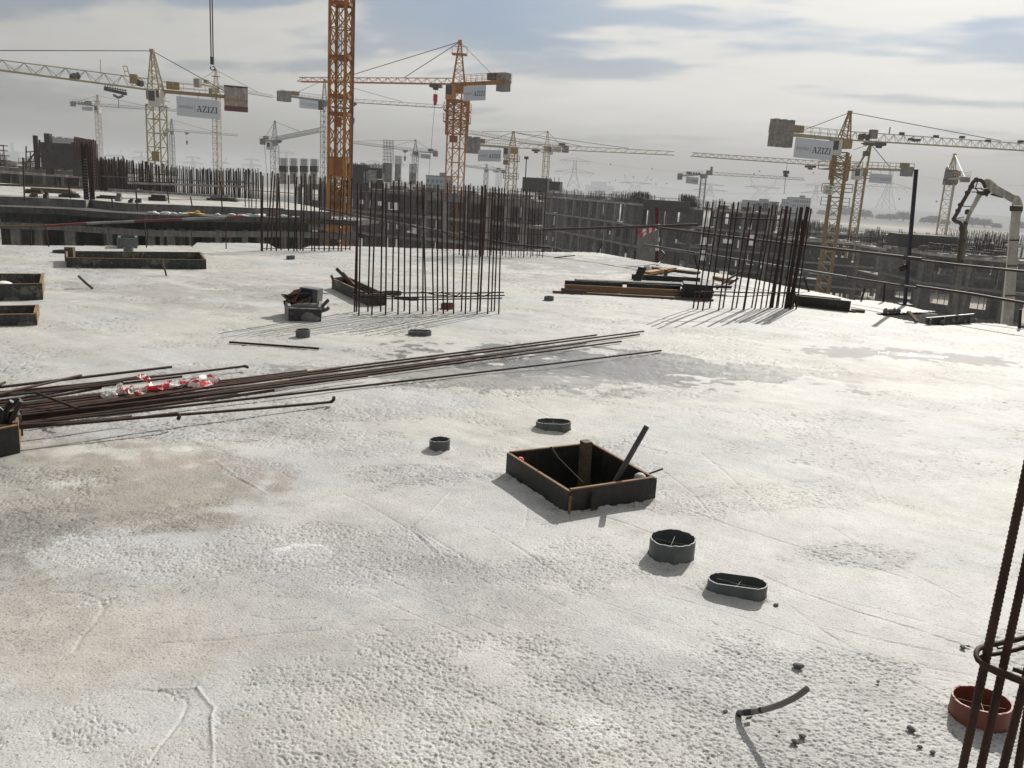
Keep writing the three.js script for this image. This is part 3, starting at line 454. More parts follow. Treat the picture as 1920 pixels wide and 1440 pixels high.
{ // heap of bars at the left: [end px, end px, height at left, height at right, radius, kind]
  const bars = [[-60, 733, 322, 688, .05, .03, .0135], [-60, 741, 456, 687, .03, .03, .0125, 'hook'], [-60, 750, 265, 706, .03, .02, .013], [-60, 748, 341, 706, .08, .06, .012], [-60, 772, 575, 695, .05, .03, .0125], [-60, 782, 639, 690, .05, .03, .0125], [-60, 790, 689, 705, .06, .04, .0125],
    [-60, 778, 1119, 628, .04, .015, .0125], [-60, 785, 1207, 621, .05, .02, .0125], [-60, 790, 1199, 627, .03, .015, .0125], [-60, 797, 1099, 642, .04, .015, .0125], [-60, 801, 1165, 640, .02, .015, .0125], [-60, 806, 1240, 657, .03, .015, .012],
    [-60, 800, 543, 715, .03, .03, .0125], [-60, 806, 514, 732, .02, .02, .012], [-60, 803, 619, 754, .14, .02, .0125, 'hook2'], [-60, 806, 330, 776, .12, .1, .0125, 'hook3'], [-60, 812, 247, 781, .07, .05, .0125], [-60, 757, 155, 727, .02, .02, .0125], [-60, 762, 190, 727, .02, .02, .0125], [-60, 768, 260, 730, .02, .02, .0135], [-60, 776, 420, 716, .015, .015, .0125], [-60, 795, 450, 730, .015, .015, .0135], [-60, 788, 380, 728, .07, .06, .0125], [-60, 745, 230, 715, .06, .05, .013]];
  bars.forEach(([x0, y0, x1, y1, h0, h1, r, k], i) => {
    const a = G(x0, y0, h0 + r), b = G(x1, y1, h1 + r * 0.6), mb = ribbed(a, b, r * 0.8, 0.017, 7, 0.012 * rnd());
    if (k) { const d = V3().subVectors(b, a).normalize(), s = V3(-d.z, 0, d.x), e = k === 'hook' ? s.clone().negate() : k === 'hook3' ? V3(0, -1, 0).addScaledVector(s, -0.4) : V3(0, 1, 0).addScaledVector(s, 0.6); mb.sweep([0, 1, 2, 3, 4].map((t) => b.clone().addScaledVector(d, Math.sin(t * 0.4) * 0.022).addScaledVector(e, -(1 - Math.cos(t * 0.4)) * (k === 'hook' ? 0.022 : -0.022))).concat([b.clone().addScaledVector(d, 0.016).addScaledVector(e, k === 'hook' ? -0.045 : 0.042)]), r, 7); }
    const o = mesh('steel_bar', mb, i % 4 === 1 ? M.rustR : i % 3 ? M.rust : M.rustD);
    const L = { hook: 'topmost steel bar of the left heap, its end bent into a hook', hook2: 'lowest long bar of the left heap, hooked end pointing up', hook3: 'short bar low in the left heap, end hooked down' }[k];
    const rank = (f, v, by) => ORD[bars.filter(f).sort((p, q) => p[by] - q[by]).findIndex((p) => p[by] === v)], long = (p) => p[2] > 1000;
    L ? tag(o, L, 'steel bar') : x1 > 1000 ? tag(o, `long bar of the left heap reaching the puddle, its tip ${rank(long, x1, 2)} from the left`, 'steel bar') : tag(o, `rusty bar of the left heap, its right end ${rank((p) => !long(p) && !p[7], x1, 2)} from the left`, 'steel bar');
  });
  [[67, 736, 146, 766, .13, .12, 'short rusty bar with a bent tip lying across the left heap'], [-30, 745, 152, 704, .12, .07, 'thin bar crossing the heap upward at the left'], [-20, 729, 9, 717, .1, .08, 'bar tip sticking out above the heap at the left edge']].forEach(([x0, y0, x1, y1, h0, h1, l]) => { const a = G(x0, y0, h0), b = G(x1, y1, h1), o = mesh('steel_bar', ribbed(a, b, 0.0095, 0.014, 7), M.rust); tag(o, l, 'steel bar'); });
  let o = mesh('steel_bar', ribbed(G(430, 641.5, 0.012), G(598, 653.5, 0.012), 0.011, 0.02, 7), M.rustD); tag(o, 'single short bar lying by itself above the heap', 'steel bar');
  o = mesh('steel_bar', ribbed(G(1040, 483, 0.03), G(1078, 479, 0.06), 0.016, 0.04, 6), M.rustD); tag(o, 'short bar lying near the far edge of the slab', 'steel bar');
}
{ // red and white barrier tape in a tangle
  const o = thing('barrier_tape', 'crumpled red and white barrier tape lying on the heap of bars', 'barrier tape'), c0 = G(318, 722, 0.06); o.position.copy(c0);
  const tr = new THREE.MeshPhysicalMaterial({ transmission: 0.35, roughness: 0.5, thickness: 0 }), tw = tr.clone(); tr.color.setRGB(0.62, 0.04, 0.055); tw.color.setRGB(0.75, 0.72, 0.7);
  const paths = [[[220, 722], [238, 732], [262, 734], [290, 728], [330, 722], [372, 716], [410, 712]], [[262, 706], [270, 712], [284, 718], [276, 728], [258, 732], [244, 724]], [[355, 713], [372, 708], [398, 706], [411, 712], [395, 720], [372, 722], [360, 716]], [[300, 729], [318, 716], [345, 716], [365, 722], [395, 716]], [[222, 720], [232, 726], [250, 738], [275, 736]], [[262, 708], [266, 702], [282, 714]]];
  const A = new MB(), B = new MB();
  paths.forEach((pp, pi) => {
    const cv = new THREE.CatmullRomCurve3(pp.map(([x, y], i) => G(x, y, 0.05 + 0.06 * vn(pi * 3.7 + i * 1.3, i * 2.1)).sub(c0))), N = 60, pts = cv.getSpacedPoints(N), row = [];
    for (let i = 0; i <= N; i++) { const d = V3().subVectors(pts[Math.min(N, i + 1)], pts[Math.max(0, i - 1)]).normalize(), tw_ = fbm(i * 0.07 + pi * 9, pi * 4.4, 2) * 8, s = V3(-d.z, 0, d.x), w = V3(0, 1, 0).multiplyScalar(Math.sin(tw_)).addScaledVector(s, Math.cos(tw_)); row.push([-1, -0.3, 0.3, 1].map((k) => pts[i].clone().addScaledVector(w, k * 0.019).add(V3(0, 0.012 * (vn(i * 0.7 + k * 2 + pi * 5, k * 3 + 9) - 0.5), 0)))); }
    for (let i = 0; i < N; i++) for (let k = 0; k < 3; k++) (Math.floor(i / 9 + pi * 0.5) % 2 ? A : B).quad(row[i][k], row[i][k + 1], row[i + 1][k + 1], row[i + 1][k]);
  });
  mesh('red_stripe', A, tr, o); mesh('white_stripe', B, tw, o);
  const s = new MB(), cs = G(212, 740, 0.05); for (let n = 0; n < 3; n++) { const g = new THREE.SphereGeometry(1, 12, 9).attributes.position, gi = new THREE.SphereGeometry(1, 12, 9).index.array, c = G([197, 212, 226][n], [742, 741, 736][n], 0.06), v = []; for (let i = 0; i < g.count; i++) { const p = V3(g.getX(i), g.getY(i), g.getZ(i)), k = 0.55 + 0.75 * vn(p.x * 3 + n * 9 + 30, p.y * 3 + p.z * 2.4 + 30); v.push(c.clone().add(V3(p.x * k * 0.035, p.y * k * 0.03, p.z * k * 0.03))); } for (let i = 0; i < gi.length; i += 3) s.tri(v[gi[i]], v[gi[i + 1]], v[gi[i + 2]]); }
  tag(mesh('plastic_scrap', s, tw), 'crumpled clear plastic scrap left of the barrier tape', 'plastic scrap');
}
{ // formers along the left
  former('box_former', 'dark plywood former with a pale sawn corner at the left edge below the bars', 'formwork box', [G(-60, 870), G(38, 849), G(40, 815), G(-60, 832)], 0.16, 0.03, [M.ply, M.wood], { y0: -0.03 });
  const o = thing('conduit_bundle', 'bundle of black flexible conduits standing in the former at the left edge', 'conduits'), c0 = G(15, 838); o.position.copy(c0);
  [[[-8, 845, 0], [2, 800, .02], [16, 765, .03], [38, 748, .05]], [[8, 845, 0], [8, 790, .0], [14, 762, .0], [22, 752, .0]], [[20, 840, 0], [22, 795, -.03], [30, 770, -.03], [40, 752, -.03]], [[28, 835, 0], [32, 780, .05], [24, 772, .05]], [[0, 850, 0], [6, 776, .06], [-4, 764, .06]], [[14, 840, 0], [20, 790, .08], [34, 778, .08], [36, 786, .08]], [[4, 850, 0], [-6, 790, .1], [10, 774, .1]]].forEach((l) => mesh('conduit', new MB().sweep(new THREE.CatmullRomCurve3(l.map(([x, y, k]) => at(x, y, -c0.z + k).sub(c0))).getPoints(60), (i) => 0.014 * (i % 2 ? 1.08 : 0.94), 8), M.black, o));
  former('box_former', 'deep dark former with a white dome inside at the left edge', 'formwork box', [G(-90, 566), G(81, 562), G(84, 541), G(-80, 541)], 0.19, 0.03, [M.plyG, M.wood], { uneven: 0.02 });
  const d = G(8, 553), dm = new MB(); { const g = new THREE.SphereGeometry(0.16, 24, 12, 0, 6.2832, 0, 1.571).toNonIndexed().attributes.position, v = []; for (let i = 0; i < g.count; i++) v.push(V3(g.getX(i) + d.x, g.getY(i) * 0.95 + 0.02, g.getZ(i) + d.z)); for (let i = 0; i < v.length; i += 3) dm.tri(v[i], v[i + 1], v[i + 2]); dm.cyl(V3(d.x, -0.02, d.z), V3(d.x, 0.03, d.z), 0.16, 24); } tag(mesh('plastic_dome', dm, M.white), 'white plastic dome inside the deep dark former', 'dome');
  former('box_former', 'shallow timber former at the left edge below the deep one', 'formwork box', [G(-90, 614), G(70, 610.5), G(74, 592), G(-80, 596)], 0.115, 0.03, [M.plyG, M.wood], { edge: M.wood });
  const L = former('long_former', 'long low former round a slot near the far left of the slab', 'formwork box', [G(125, 502), G(387, 505), G(376, 489), G(124, 488)], 0.155, 0.03, [M.plyG, M.ply], { y0: -0.02 });
  const q = G(132, 489); mesh('corner_post', new MB().box(V3(q.x - L.position.x, 0.1, q.z - L.position.z), [0.14, 0.26, 0.1], 0.1), M.woodG, L);
  [[[268, 489], [242, 476.5], 'short tube leaning left out of the long former'], [[264, 489], [268.5, 474.5], 'short tube standing out of the long former'], [[312, 516.5], [304, 486.5], 'thin stick planted in front of the long former'], [[174, 541], [147, 517], 'short cable stub sticking up from the bare left slab']].forEach(([a, b, l], i) => { const p = G(a[0], a[1]), z = -p.z; const pts = i === 3 ? [p, at(165, 534, z), at(155, 525, z), at(147, 517, z)] : [p, at(b[0], b[1], z)]; tag(mesh('tube_stub', new MB().sweep(pts, i === 2 ? 0.015 : 0.018, 8), M.woodG), l, 'tube'); });
  former('box_former', 'small grey steel-faced former standing at the far left slab edge', 'formwork box', [G(221, 466), G(258, 466), G(258, 461), G(222, 461)], 0.2, 0.05, [M.pvc], { y0: -0.02, edge: M.pvc });
}
{ // cement-smeared box with rubbish
  const c = [G(541, 602), G(602, 604), G(604, 590), G(534, 588)], o = former('smeared_box', 'cement-smeared low former box heaped with rubbish left of the middle bars', 'formwork box', c, 0.15, 0.035, [M.plyG, M.concL], { y0: -0.02, uneven: 0.1, edge: M.concL });
  const s = new MB(), r = (p) => p.sub(o.position); s.lump(r(G(582, 598)).add(V3(0, 0.13, 0.02)), [0.2, 0.06, 0.06], 5).lump(r(G(575, 602)).add(V3(0, 0.04, 0.03)), [0.16, 0.07, 0.03], 6); stuff(mesh('cement_crust', s, M.conc, o));
  const b = new MB(); for (let k = 0; k < 15; k++) { const p = G(543 + k * 1.9, 591); b.box(p.add(V3(rr(-.03, .03), 0.13 + 0.11 * Math.sin((k + 1) / 16 * 3.14) * rnd() + .03, rr(-.06, .08))), [rr(.1, .26), 0.008, rr(.08, .2)], rr(-1, 1), rr(-.9, .9), rr(-.7, .7)); } tag(mesh('cardboard_heap', b, std([0.16, 0.11, 0.065], { map: T.conc })), 'crumpled brown cardboard heaped in the smeared box', 'cardboard');
  const p = G(581, 590), k = thing('carton', 'blue-printed cardboard carton standing in the smeared box', 'carton'); k.position.set(p.x, 0, p.z); k.rotation.set(0, -0.18, -0.06);
  mesh('carton_body', new MB().box(V3(0, 0.22, 0), [0.23, 0.22, 0.16]), M.conc, k); mesh('blue_print', new MB().box(V3(-0.03, 0.235, 0.081), [0.165, 0.16, 0.004]), std([0.02, 0.035, 0.16], { map: T.conc }), k);
  const z = -G(603, 600).z; tag(mesh('tube_stub', new MB().sweep([at(597, 582, z), at(616, 562, z)], 0.02, 9), M.pvcD), 'straight dark tube leaning out of the smeared box', 'tube');
  tag(mesh('tube_stub', new MB().sweep(new THREE.CatmullRomCurve3([at(597, 582, z), at(606, 582, z), at(613, 580, z), at(617, 576, z)]).getPoints(12), 0.021, 9), M.pvc), 'curved grey tube leaning out of the smeared box', 'tube');
}
{ // the slanting former behind the left end of the middle bars
  const o = former('slot_former', 'narrow slanting former with sticks, behind the left end of the middle bars', 'formwork box', [G(622, 541), G(690, 574.5), G(725, 573), G(650, 536)], 0.15, 0.025, [M.plyG, M.ply], { y0: -0.02, uneven: 0.02 });
  const z = 12.6; [[[668, 540], [631, 503], 0.03, 'thick stick leaning out of the slanting former'], [[664, 536], [642, 511], 0.024, 'second stick leaning behind the thick one'], [[628, 532], [621, 516], 0.02, 'short upright stub at the end of the slanting former']].forEach(([a, b, r, l], i) => tag(mesh('stick', new MB().sweep([at(a[0], a[1], z - i * 0.1), at(b[0], b[1], z - i * 0.1)], r, 8), i ? M.woodG : M.pvcD), l, 'stick'));
  const d = new MB(); for (let i = 0; i < 14; i++) { const t = rnd(), p = G(mix(672, 716, t), mix(556, 571, t)); d.lump(p.add(V3(rr(-.08, .08), rr(0.08, 0.15), rr(-.05, .05))), [rr(.03, .09), rr(.02, .04), rr(.03, .06)], i, 4); } mesh('rubble', d, M.dark, o);
}
// rows of starter bars: bases and tops in the photograph
function barRow(name, label, bars, rad, ties, mat = M.rustD) {
  const o = thing(name, label, 'rebar cage'), c = G(bars[0][0], bars[0][1]); o.position.set(c.x, 0, c.z); const rel = (p) => p.clone().sub(o.position);
  for (const [x, y, tx, ty, w] of bars) { const b = G(x, y), t = at(tx, ty, -b.z); t.z += rr(-.05, .05); mesh('bar', new MB().sweep([up1(b, -0.03), b.clone().lerp(t, 0.5).add(V3(rr(-.006, .006), 0, 0)), t].map(rel), rad * (w ?? 1), 6), [mat, mat, M.rust][Math.floor(rnd() * 3)], o); }
  for (const [h, pts, r] of ties) mesh('tie_bar', new MB().sweep(pts.map(([x, y]) => rel(up1(G(x, y), h + rr(-.01, .01)))), r ?? 0.006, 6), mat, o);
  return o;
}
{
  const S = (x) => 640 + x / 5.3333, Y = (y) => 330 + y / 5.3333, F = [[175, 205, 85], [305, 345, 60], [443, 447, 70], [567, 572, 40], [683, 694, 50], [815, 830, 85], [922, 905, 155], [1022, 1000, 150], [1123, 1128, 90], [1240, 1270, 90], [1357, 1405, 95], [1463, 1515, 110], [1575, 1605, 125]], B = [[130, 165, 65], [152, 172, 70], [265, 300, 42], [393, 420, 75], [508, 520, 45], [630, 632, 58], [765, 762, 52], [848, 805, 50], [963, 965, 85], [1063, 1058, 70], [1200, 1245, 95], [1290, 1325, 100], [1385, 1438, 90, 1.3], [1500, 1538, 110], [1530, 1580, 120]];
  const bars = [...F.map(([b, t, y], i) => [S(b), Y(1393 - i * 1.2), S(t), Y(y)]), ...B.map(([b, t, y, w], i) => [S(b), Y(1362 - i * 0.8), S(t), Y(y), w])];
  barRow('starter_bar_row', 'middle row of tall rusty starter bars with one tie line, casting long shadows', bars, 0.0108, [[0.235, [[662, 590], [760, 591], [850, 590.5], [944, 588]], 0.009], [0.255, [[660, 584.5], [720, 585], [800, 585], [870, 584], [943, 583]], 0.009], [0.21, [[676, 590], [730, 590.5], [800, 591], [940, 588]], 0.0085], [0.24, [[694, 590], [716, 584], [738, 591]], 0.0085], [0.25, [[788, 584], [800, 584.5], [815, 591], [838, 590]], 0.0085], [0.25, [[826, 584], [842, 588], [854, 591], [862, 586]], 0.0085], [0.25, [[862, 590], [868, 584], [890, 585], [905, 591], [920, 584]], 0.0085]]);
  const S2 = (x) => 1280 + x / 6, Y2 = (y) => 360 + y / 6, R = [[118, 290, 105, 1310], [165, 338, 110, 1322], [222, 412, 98, 1335], [302, 480, 105, 1308], [403, 582, 112, 1335], [452, 636, 115, 1308], [548, 748, 115, 1332], [600, 810, 135, 1305], [683, 875, 155, 1328, 1.5], [775, 968, 178, 1298], [810, 1010, 148, 1320], [876, 1062, 155, 1312], [935, 1120, 165, 1300], [985, 1168, 155, 1300, 2], [1005, 1180, 155, 1300, 1.8], [1050, 1220, 172, 1305], [1070, 1226, 175, 1300], [1120, 1286, 172, 1300], [1150, 1330, 170, 1312, 1.6], [1168, 1344, 172, 1312, 1.6], [1200, 1392, 165, 1315, 1.6], [1212, 1418, 172, 1318, 1.6], [1240, 1352, 310, 1315], [1276, 1440, 185, 1318], [1186, 1382, 300, 1300]];
  barRow('starter_bar_row', 'right row of dark starter bars bunched thickly at its right end', R.map(([b, t, y, yb, w]) => [S2(b), Y2(yb), S2(t), Y2(y), w]), 0.012, [[0.27, [[1300, 580], [1350, 581], [1400, 582], [1450, 581], [1492, 579]], 0.009], [0.24, [[1310, 576], [1370, 577], [1440, 577], [1490, 576]], 0.008], [0.22, [[1335, 580], [1390, 582], [1440, 580]], 0.007], [1.38, [[1316, 578], [1380, 579], [1440, 578]], 0.013]]);
  // far left row behind, at the slab edge
  const l = []; [[500, 512], [508, 515], [518, 521], [527, 522], [541, 541], [557, 552, 1], [563, 566], [585, 581], [590, 588], [598, 601], [608, 609], [617, 622], [625, 628], [634, 641], [640, 646], [648, 652], [490, 490], [492, 493], [656, 660], [568, 573], [551, 556]].forEach(([b, t], i) => l.push([b, 469 + (i % 3) * 1.2, t, 320 + (i * 7 % 11) + (t - 490) * 0.05]));
  barRow('starter_bar_row', 'far row of starter bars at the slab edge in front of the big orange mast', l, 0.016, [[0.62, [[560, 470], [660, 470.5]], 0.01], [0.05, [[490, 470], [655, 471]], 0.008], [0.9, [[490, 469], [532, 469]], 0.014]]);
  const m = []; for (let i = 0; i < 28; i++) { const x = 862 + i * 5.75 + rr(-1.5, 1.5); m.push([x, 478 + (i % 2) * 2.4 + i * 0.08, x + 4 + i * 0.02 + rr(-1, 1.5), 347 + i * 0.45 + rr(-5, 5), i % 7 ? 1 : 1.5]); }
  barRow('starter_bar_row', 'far row of starter bars behind the right half of the middle row', m, 0.0115, [[0.55, [[864, 479], [940, 480], [1020, 483]], 0.01], [0.9, [[890, 479], [960, 480], [1012, 481]], 0.01]], M.rust);
}
function plank(label, a, b, w, h, y, mat, cat = 'timber board', name = 'timber_board') { // lying board between two ground points
  const A = up1(G(a[0], a[1]), y), B = up1(G(b[0], b[1]), y), mb = new MB().beam(A, B, w, h); return tag(mesh(name, mb, mat), label, cat);
}
{ // stack of boards between the middle and right bars
  plank('long grey board at the bottom front of the board stack', [1036, 549], [1337, 565], 0.05, 0.035, 0.018, M.woodG);
  plank('brown board on edge forming the front of the board stack', [1058, 547], [1274, 557.5], 0.035, 0.11, 0.068, M.wood);
  plank('left of two black-faced boards upright behind the brown one', [1058, 545], [1166, 549.5], 0.025, 0.15, 0.1, M.ply);
  plank('right of two black-faced boards upright behind the brown one', [1174, 549.5], [1274, 554.5], 0.025, 0.14, 0.1, M.ply);
  plank('longest dark board lying along the back top of the board stack', [1079, 541.5], [1366, 552], 0.2, 0.05, 0.14, M.plyG);
  plank('dark board lying alone behind the board stack', [1184, 523.5], [1312, 530.5], 0.03, 0.1, 0.052, M.ply);
  plank('olive plywood strip at the far back of the board stack', [1212, 503], [1309, 514], 0.25, 0.05, 0.028, M.woodG);
  plank('pale new timber wedge between the far boards', [1212, 517.5], [1262, 508.5], 0.16, 0.06, 0.06, M.woodT);
  plank('brown board end behind the left bars of the right row', [1340, 524], [1371, 531], 0.12, 0.06, 0.04, M.wood);
  const sb = thing('plywood_stack', 'stack of dark plywood sheets at the right end of the board stack', 'plywood stack'), s0 = G(1306, 560); sb.position.set(s0.x, 0, s0.z); sb.rotation.y = -0.16;
  for (let i = 0; i < 9; i++) mesh('sheet', new MB().box(V3(rr(-.02, .02), 0.03 + i * 0.026, -0.12 + rr(-.02, .02)), [0.52 + rr(-.02, .02), 0.021, 0.5], rr(-.02, .02)), i % 3 ? M.ply : M.dark, sb);
  const p = G(1193, 534), z = -p.z; tag(mesh('leaning_panel', new MB().hex([at(1186, 528, z + 0.02), at(1201, 528, z + 0.02), at(1202, 528, z + .05), at(1187, 528, z + .05), at(1197, 500, z + 0.02), at(1212, 502, z + 0.02), at(1213, 502, z + .05), at(1198, 500, z + .05)]), M.black), 'black panel offcut standing tilted on the board stack', 'panel');
  const q = G(1247, 524); tag(mesh('timber_peg', new MB().box(V3(q.x, 0.1, q.z), [0.065, 0.2, 0.065], 0.1), M.woodG), 'short upright timber peg behind the board stack', 'timber peg');
  const w = G(1216, 508); tag(mesh('cement_lump', new MB().lump(V3(w.x, 0.05, w.z), [0.06, 0.08, 0.05], 4), M.white), 'small white lump beside the tilted black panel', 'cement lump');
  for (const [i, y] of [[0, 0.02], [1, 0.05], [2, 0.09]]) tag(mesh('steel_bar', ribbed(G(1052, 541 + i * 2, y), G(1100, 544 + i * 2, y), 0.012, 0.04, 6), M.rustD), ['lowest', 'middle', 'topmost'][i] + ' bar end poking from the left end of the board stack', 'steel bar');
  // long dark former right of the right bars
  const a = G(1490, 573), b = G(1593, 584), t = thing('trough_former', 'long dark former board standing right of the right bars', 'formwork board'); t.position.set(a.x, 0, a.z);
  const A = V3(0, 0, 0), B = b.clone().sub(a); mesh('board', new MB().beam(up1(A, 0.085), up1(B, 0.085), 0.03, 0.17), M.ply, t); mesh('foot_board', new MB().beam(A.clone().add(V3(0.1, 0.012, 0.12)), B.clone().add(V3(0.06, 0.012, 0.1)), 0.04, 0.024), M.rustR, t);
  mesh('end_block', new MB().box(B.clone().add(V3(0.14, 0.02, -0.02)), [0.2, 0.04, 0.12], -0.2), M.woodG, t); mesh('back_board', new MB().beam(A.clone().add(V3(0, 0.08, -0.45)), B.clone().add(V3(0, 0.08, -0.45)), 0.03, 0.15), M.ply, t);
  // strut and mesh panel at the notch
  const n0 = G(1719, 606), n1 = at(1703, 585, -n0.z + 0.2); tag(mesh('timber_strut', new MB().beam(up1(n0, 0.02), n1, 0.06, 0.04), M.woodG), 'timber strut leaning across the notch in the slab edge', 'strut');
  const mp = thing('mesh_barrier', 'grey mesh-faced edge panel with frame at the notch in the slab edge', 'edge panel'), e0 = G(1748, 611), e1 = G(1823, 608); mp.position.set(e0.x, 0, e0.z); const E = V3().subVectors(e1, e0), zb = -0.1;
  mesh('sheet', new MB().hex([V3(0, -.1, zb), V3(E.x, -.1, E.z + zb), V3(E.x, -.1, E.z + zb - .02), V3(0, -.1, zb - .02), V3(-.04, .09, zb), V3(E.x + .03, .14, E.z + zb), V3(E.x + .03, .14, E.z + zb - .02), V3(-.04, .09, zb - .02)]), M.plyG, mp);
  mesh('top_rail', new MB().beam(V3(-.06, .095, zb), V3(E.x + .05, .145, E.z + zb), 0.03, 0.02), M.steel, mp); for (const t of [0, 0.33, 0.66, 1]) mesh('stud', new MB().beam(V3(E.x * t, -.1, E.z * t + zb + .015), V3(E.x * t, .09 + .05 * t, E.z * t + zb + .015), 0.025), M.steel, mp);
  for (let i = 0; i < 9; i++) { const x = [1660, 1668, 1676, 1684, 1737, 1765, 1785, 1805, 1828][i], y = [587, 586.5, 586.5, 586.5, 606, 609, 607.5, 606, 604][i], g = G(x, y); tag(mesh('concrete_clod', new MB().lump(V3(g.x, 0.03, g.z), [rr(.03, .05), rr(.03, .05), .04], i + 30, 4), M.conc), `concrete clod, ${ORD[i < 4 ? i : i - 4]} from the left along the ${i < 4 ? 'upper rim of the notch' : 'lower slab edge at right'}`, 'clod'); }
}
// ---------- edge protection ----------
function pipe(label, pts, r, mat, group) { return tag(mesh('guard_rail', new MB().sweep(pts, r, 8), mat), label, 'guard rail', group); }
{
  const zP = 20.6, P = G(1232, 495);
  const post = thing('guard_post', 'red and white painted post with fluttering tape at the far slab edge', 'guard post'); post.position.set(P.x, 0, P.z); const z = -P.z, rel = (p) => p.clone().sub(post.position);
  const cuts = [[492, 470], [470, 459], [459, 428], [428, 388]]; cuts.forEach(([a, b], i) => mesh(i % 2 ? 'red_band' : 'white_band', new MB().cyl(rel(at(1232 - (i ? 0 : 0), a, z)), rel(at(1232, b, z)), 0.045, 10), [M.cwtR, M.white, M.concL, M.cwtR][i], post));
  const tp = (l) => { const cv = new THREE.CatmullRomCurve3(l.map(([x, y, k]) => rel(at(x, y, z + k)))), n = 24, pts = cv.getPoints(n), R = new MB(), Wt = new MB(); for (let i = 0; i < n; i++) { const w = 0.028 + 0.02 * vn(i * 0.5, l[0][0]), s = V3(0.12, 1, 0.3 * Math.sin(i)).normalize().multiplyScalar(w); (Math.floor(i / 4) % 2 ? R : Wt).quad(pts[i].clone().sub(s), pts[i + 1].clone().sub(s), pts[i + 1].clone().add(s), pts[i].clone().add(s)); } mesh('tape_red', R, M.red, post); mesh('tape_white', Wt, M.white, post); };
  tp([[1234, 425, 0], [1222, 427, -.1], [1212, 431, -.15], [1197, 435, -.2]]); tp([[1234, 428, -.05], [1222, 432, -.15], [1212, 437, -.2], [1200, 445, -.25]]);
  mesh('clamp', new MB().lump(rel(at(1231, 425, z - 0.06)), [0.09, 0.07, 0.05], 3), M.steel, post);
  const w = (l, r, m = M.rustD) => new MB().sweep(new THREE.CatmullRomCurve3(l.map(([x, y, k]) => at(x, y, k))).getPoints(20), r, 6);
  tag(mesh('cable_loop', w([[1240, 470, z], [1246, 478, z - .1], [1240, 488, z - .2], [1232, 498, z - .6]], 0.02), M.black), 'black cable end curling at the foot of the red and white post', 'cable');
  pipe('guard rail from the red and white post leftward, slightly rising', [at(1017, 431, 23), at(1160, 426.5, 21.5), at(1309, 421.5, 19.5)], 0.035, M.pipe);
  pipe('upper guard rail running right across the whole right slab edge', [at(1234, 427, 20.2), at(1400, 448, 18), at(1729, 486, 14.6)], 0.026, M.pipe);
  pipe('thinner continuation of the upper guard rail at far right', [at(1690, 484, 14.9), at(1800, 497, 14), at(1990, 516, 12.8)], 0.02, M.pipe);
  pipe('pale middle guard rail passing behind the right bars', [at(1207, 459, 20.6), at(1400, 489.5, 17.6), at(1588, 520, 15.6)], 0.026, M.steel);
  pipe('lower guard rail at far right in front of the pump boom', [at(1718, 536.5, 14.4), at(1820, 551, 13.8), at(1990, 580, 12.9)], 0.022, M.pipe);
  pipe('dark short rail low at far right', [at(1590, 520, 15.6), at(1720, 540, 14.5)], 0.018, M.pipe);
  pipe('grey guard rail sloping behind the middle bars', [at(600, 391, 23), at(730, 416, 22.5), at(866, 441.5, 22)], 0.034, M.steel);
  pipe('thin guard rail continuing right behind the far bars', [at(860, 441, 22), at(966, 459, 22), at(1030, 464.5, 22)], 0.026, M.pipe);
  tag(mesh('pipe_coupler', new MB().lump(at(864, 440, 21.95), [0.09, 0.09, 0.07], 8, 4), M.steel), 'pipe coupler joining two guard rails behind the middle bars', 'coupler');
  const B = G(1697, 571.5), bp = thing('blue_post', 'tall blue painted post at the right slab edge', 'post'), T1 = at(1718, 317, -B.z - 0.2); bp.position.set(B.x, 0, B.z);
  mesh('shaft', new MB().beam(V3(0, -0.1, 0), T1.sub(bp.position), 0.052, 0.052, V3(0, 0, 1)), M.blueP, bp); mesh('base_plate', new MB().box(V3(0, 0.01, 0), [0.2, 0.02, 0.2]), M.blueP, bp); mesh('clamp', new MB().lump(at(1693, 502, -B.z - .03).sub(bp.position), [.06, .07, .06], 3, 4), M.rustD, bp);
  for (const [x, y, x1, y1, l] of [[1657, 566, 1659, 528, 'short stake at the bright slab edge right of the bars'], [1912, 616, 1914, 580, 'short stake at the far right slab edge'], [1614, 563, 1622, 540, 'thin bent stake by the tan crane mast'], [1519, 547, 1507, 519, 'bent bar end by the right bars'], [1118, 474, 1130, 457, 'leaning stake at the far slab edge'], [1190, 486, 1192, 470, 'upright stake at the far slab edge left of the post'], [1309, 505, 1302, 478, 'bent bar at the far edge beside the right row']]) { const g = G(x, y); tag(mesh('edge_stake', new MB().sweep([up1(g, -.05), at(x1, y1, -g.z)], 0.02, 6), M.rustD), l, 'stake'); }
  tag(mesh('tie_rod_brace', new MB().sweep([at(1344, 541, 16), at(1368, 522, 16.4), at(1395, 506, 16.6)], 0.022, 6), M.rustD), 'slanting brace pipe seen through the right bars', 'brace'); tag(mesh('tie_rod_brace', new MB().sweep([at(1360, 538, 16.3), at(1384, 522, 16.4)], 0.02, 6), M.rustD), 'second shorter brace pipe seen through the right bars', 'brace');
  // barrier pole on thin posts at the far left
  const bar = thing('barrier_pole', 'red and white banded barrier pole along the far left slab edge', 'barrier pole'), L = [[82, 424, 'w'], [135, 420.5, 'r'], [162, 419, 'w'], [251, 415, 'r'], [341, 411, 'w'], [424, 407.5, 'r'], [456, 406.3]], zL = (x) => mix(16.9, 19.4, (x - 80) / 376), o0 = at(82, 424, zL(82)); bar.position.copy(o0);
  L.slice(0, -1).forEach(([x, y, k], i) => { const [x1, y1] = L[i + 1]; mesh(k === 'r' ? 'red_band' : 'white_band', new MB().cyl(at(x, y, zL(x)).sub(o0), at(x1, y1, zL(x1)).sub(o0), 0.027, 9), i ? (k === 'r' ? M.redD : M.concL) : M.redD, bar); });
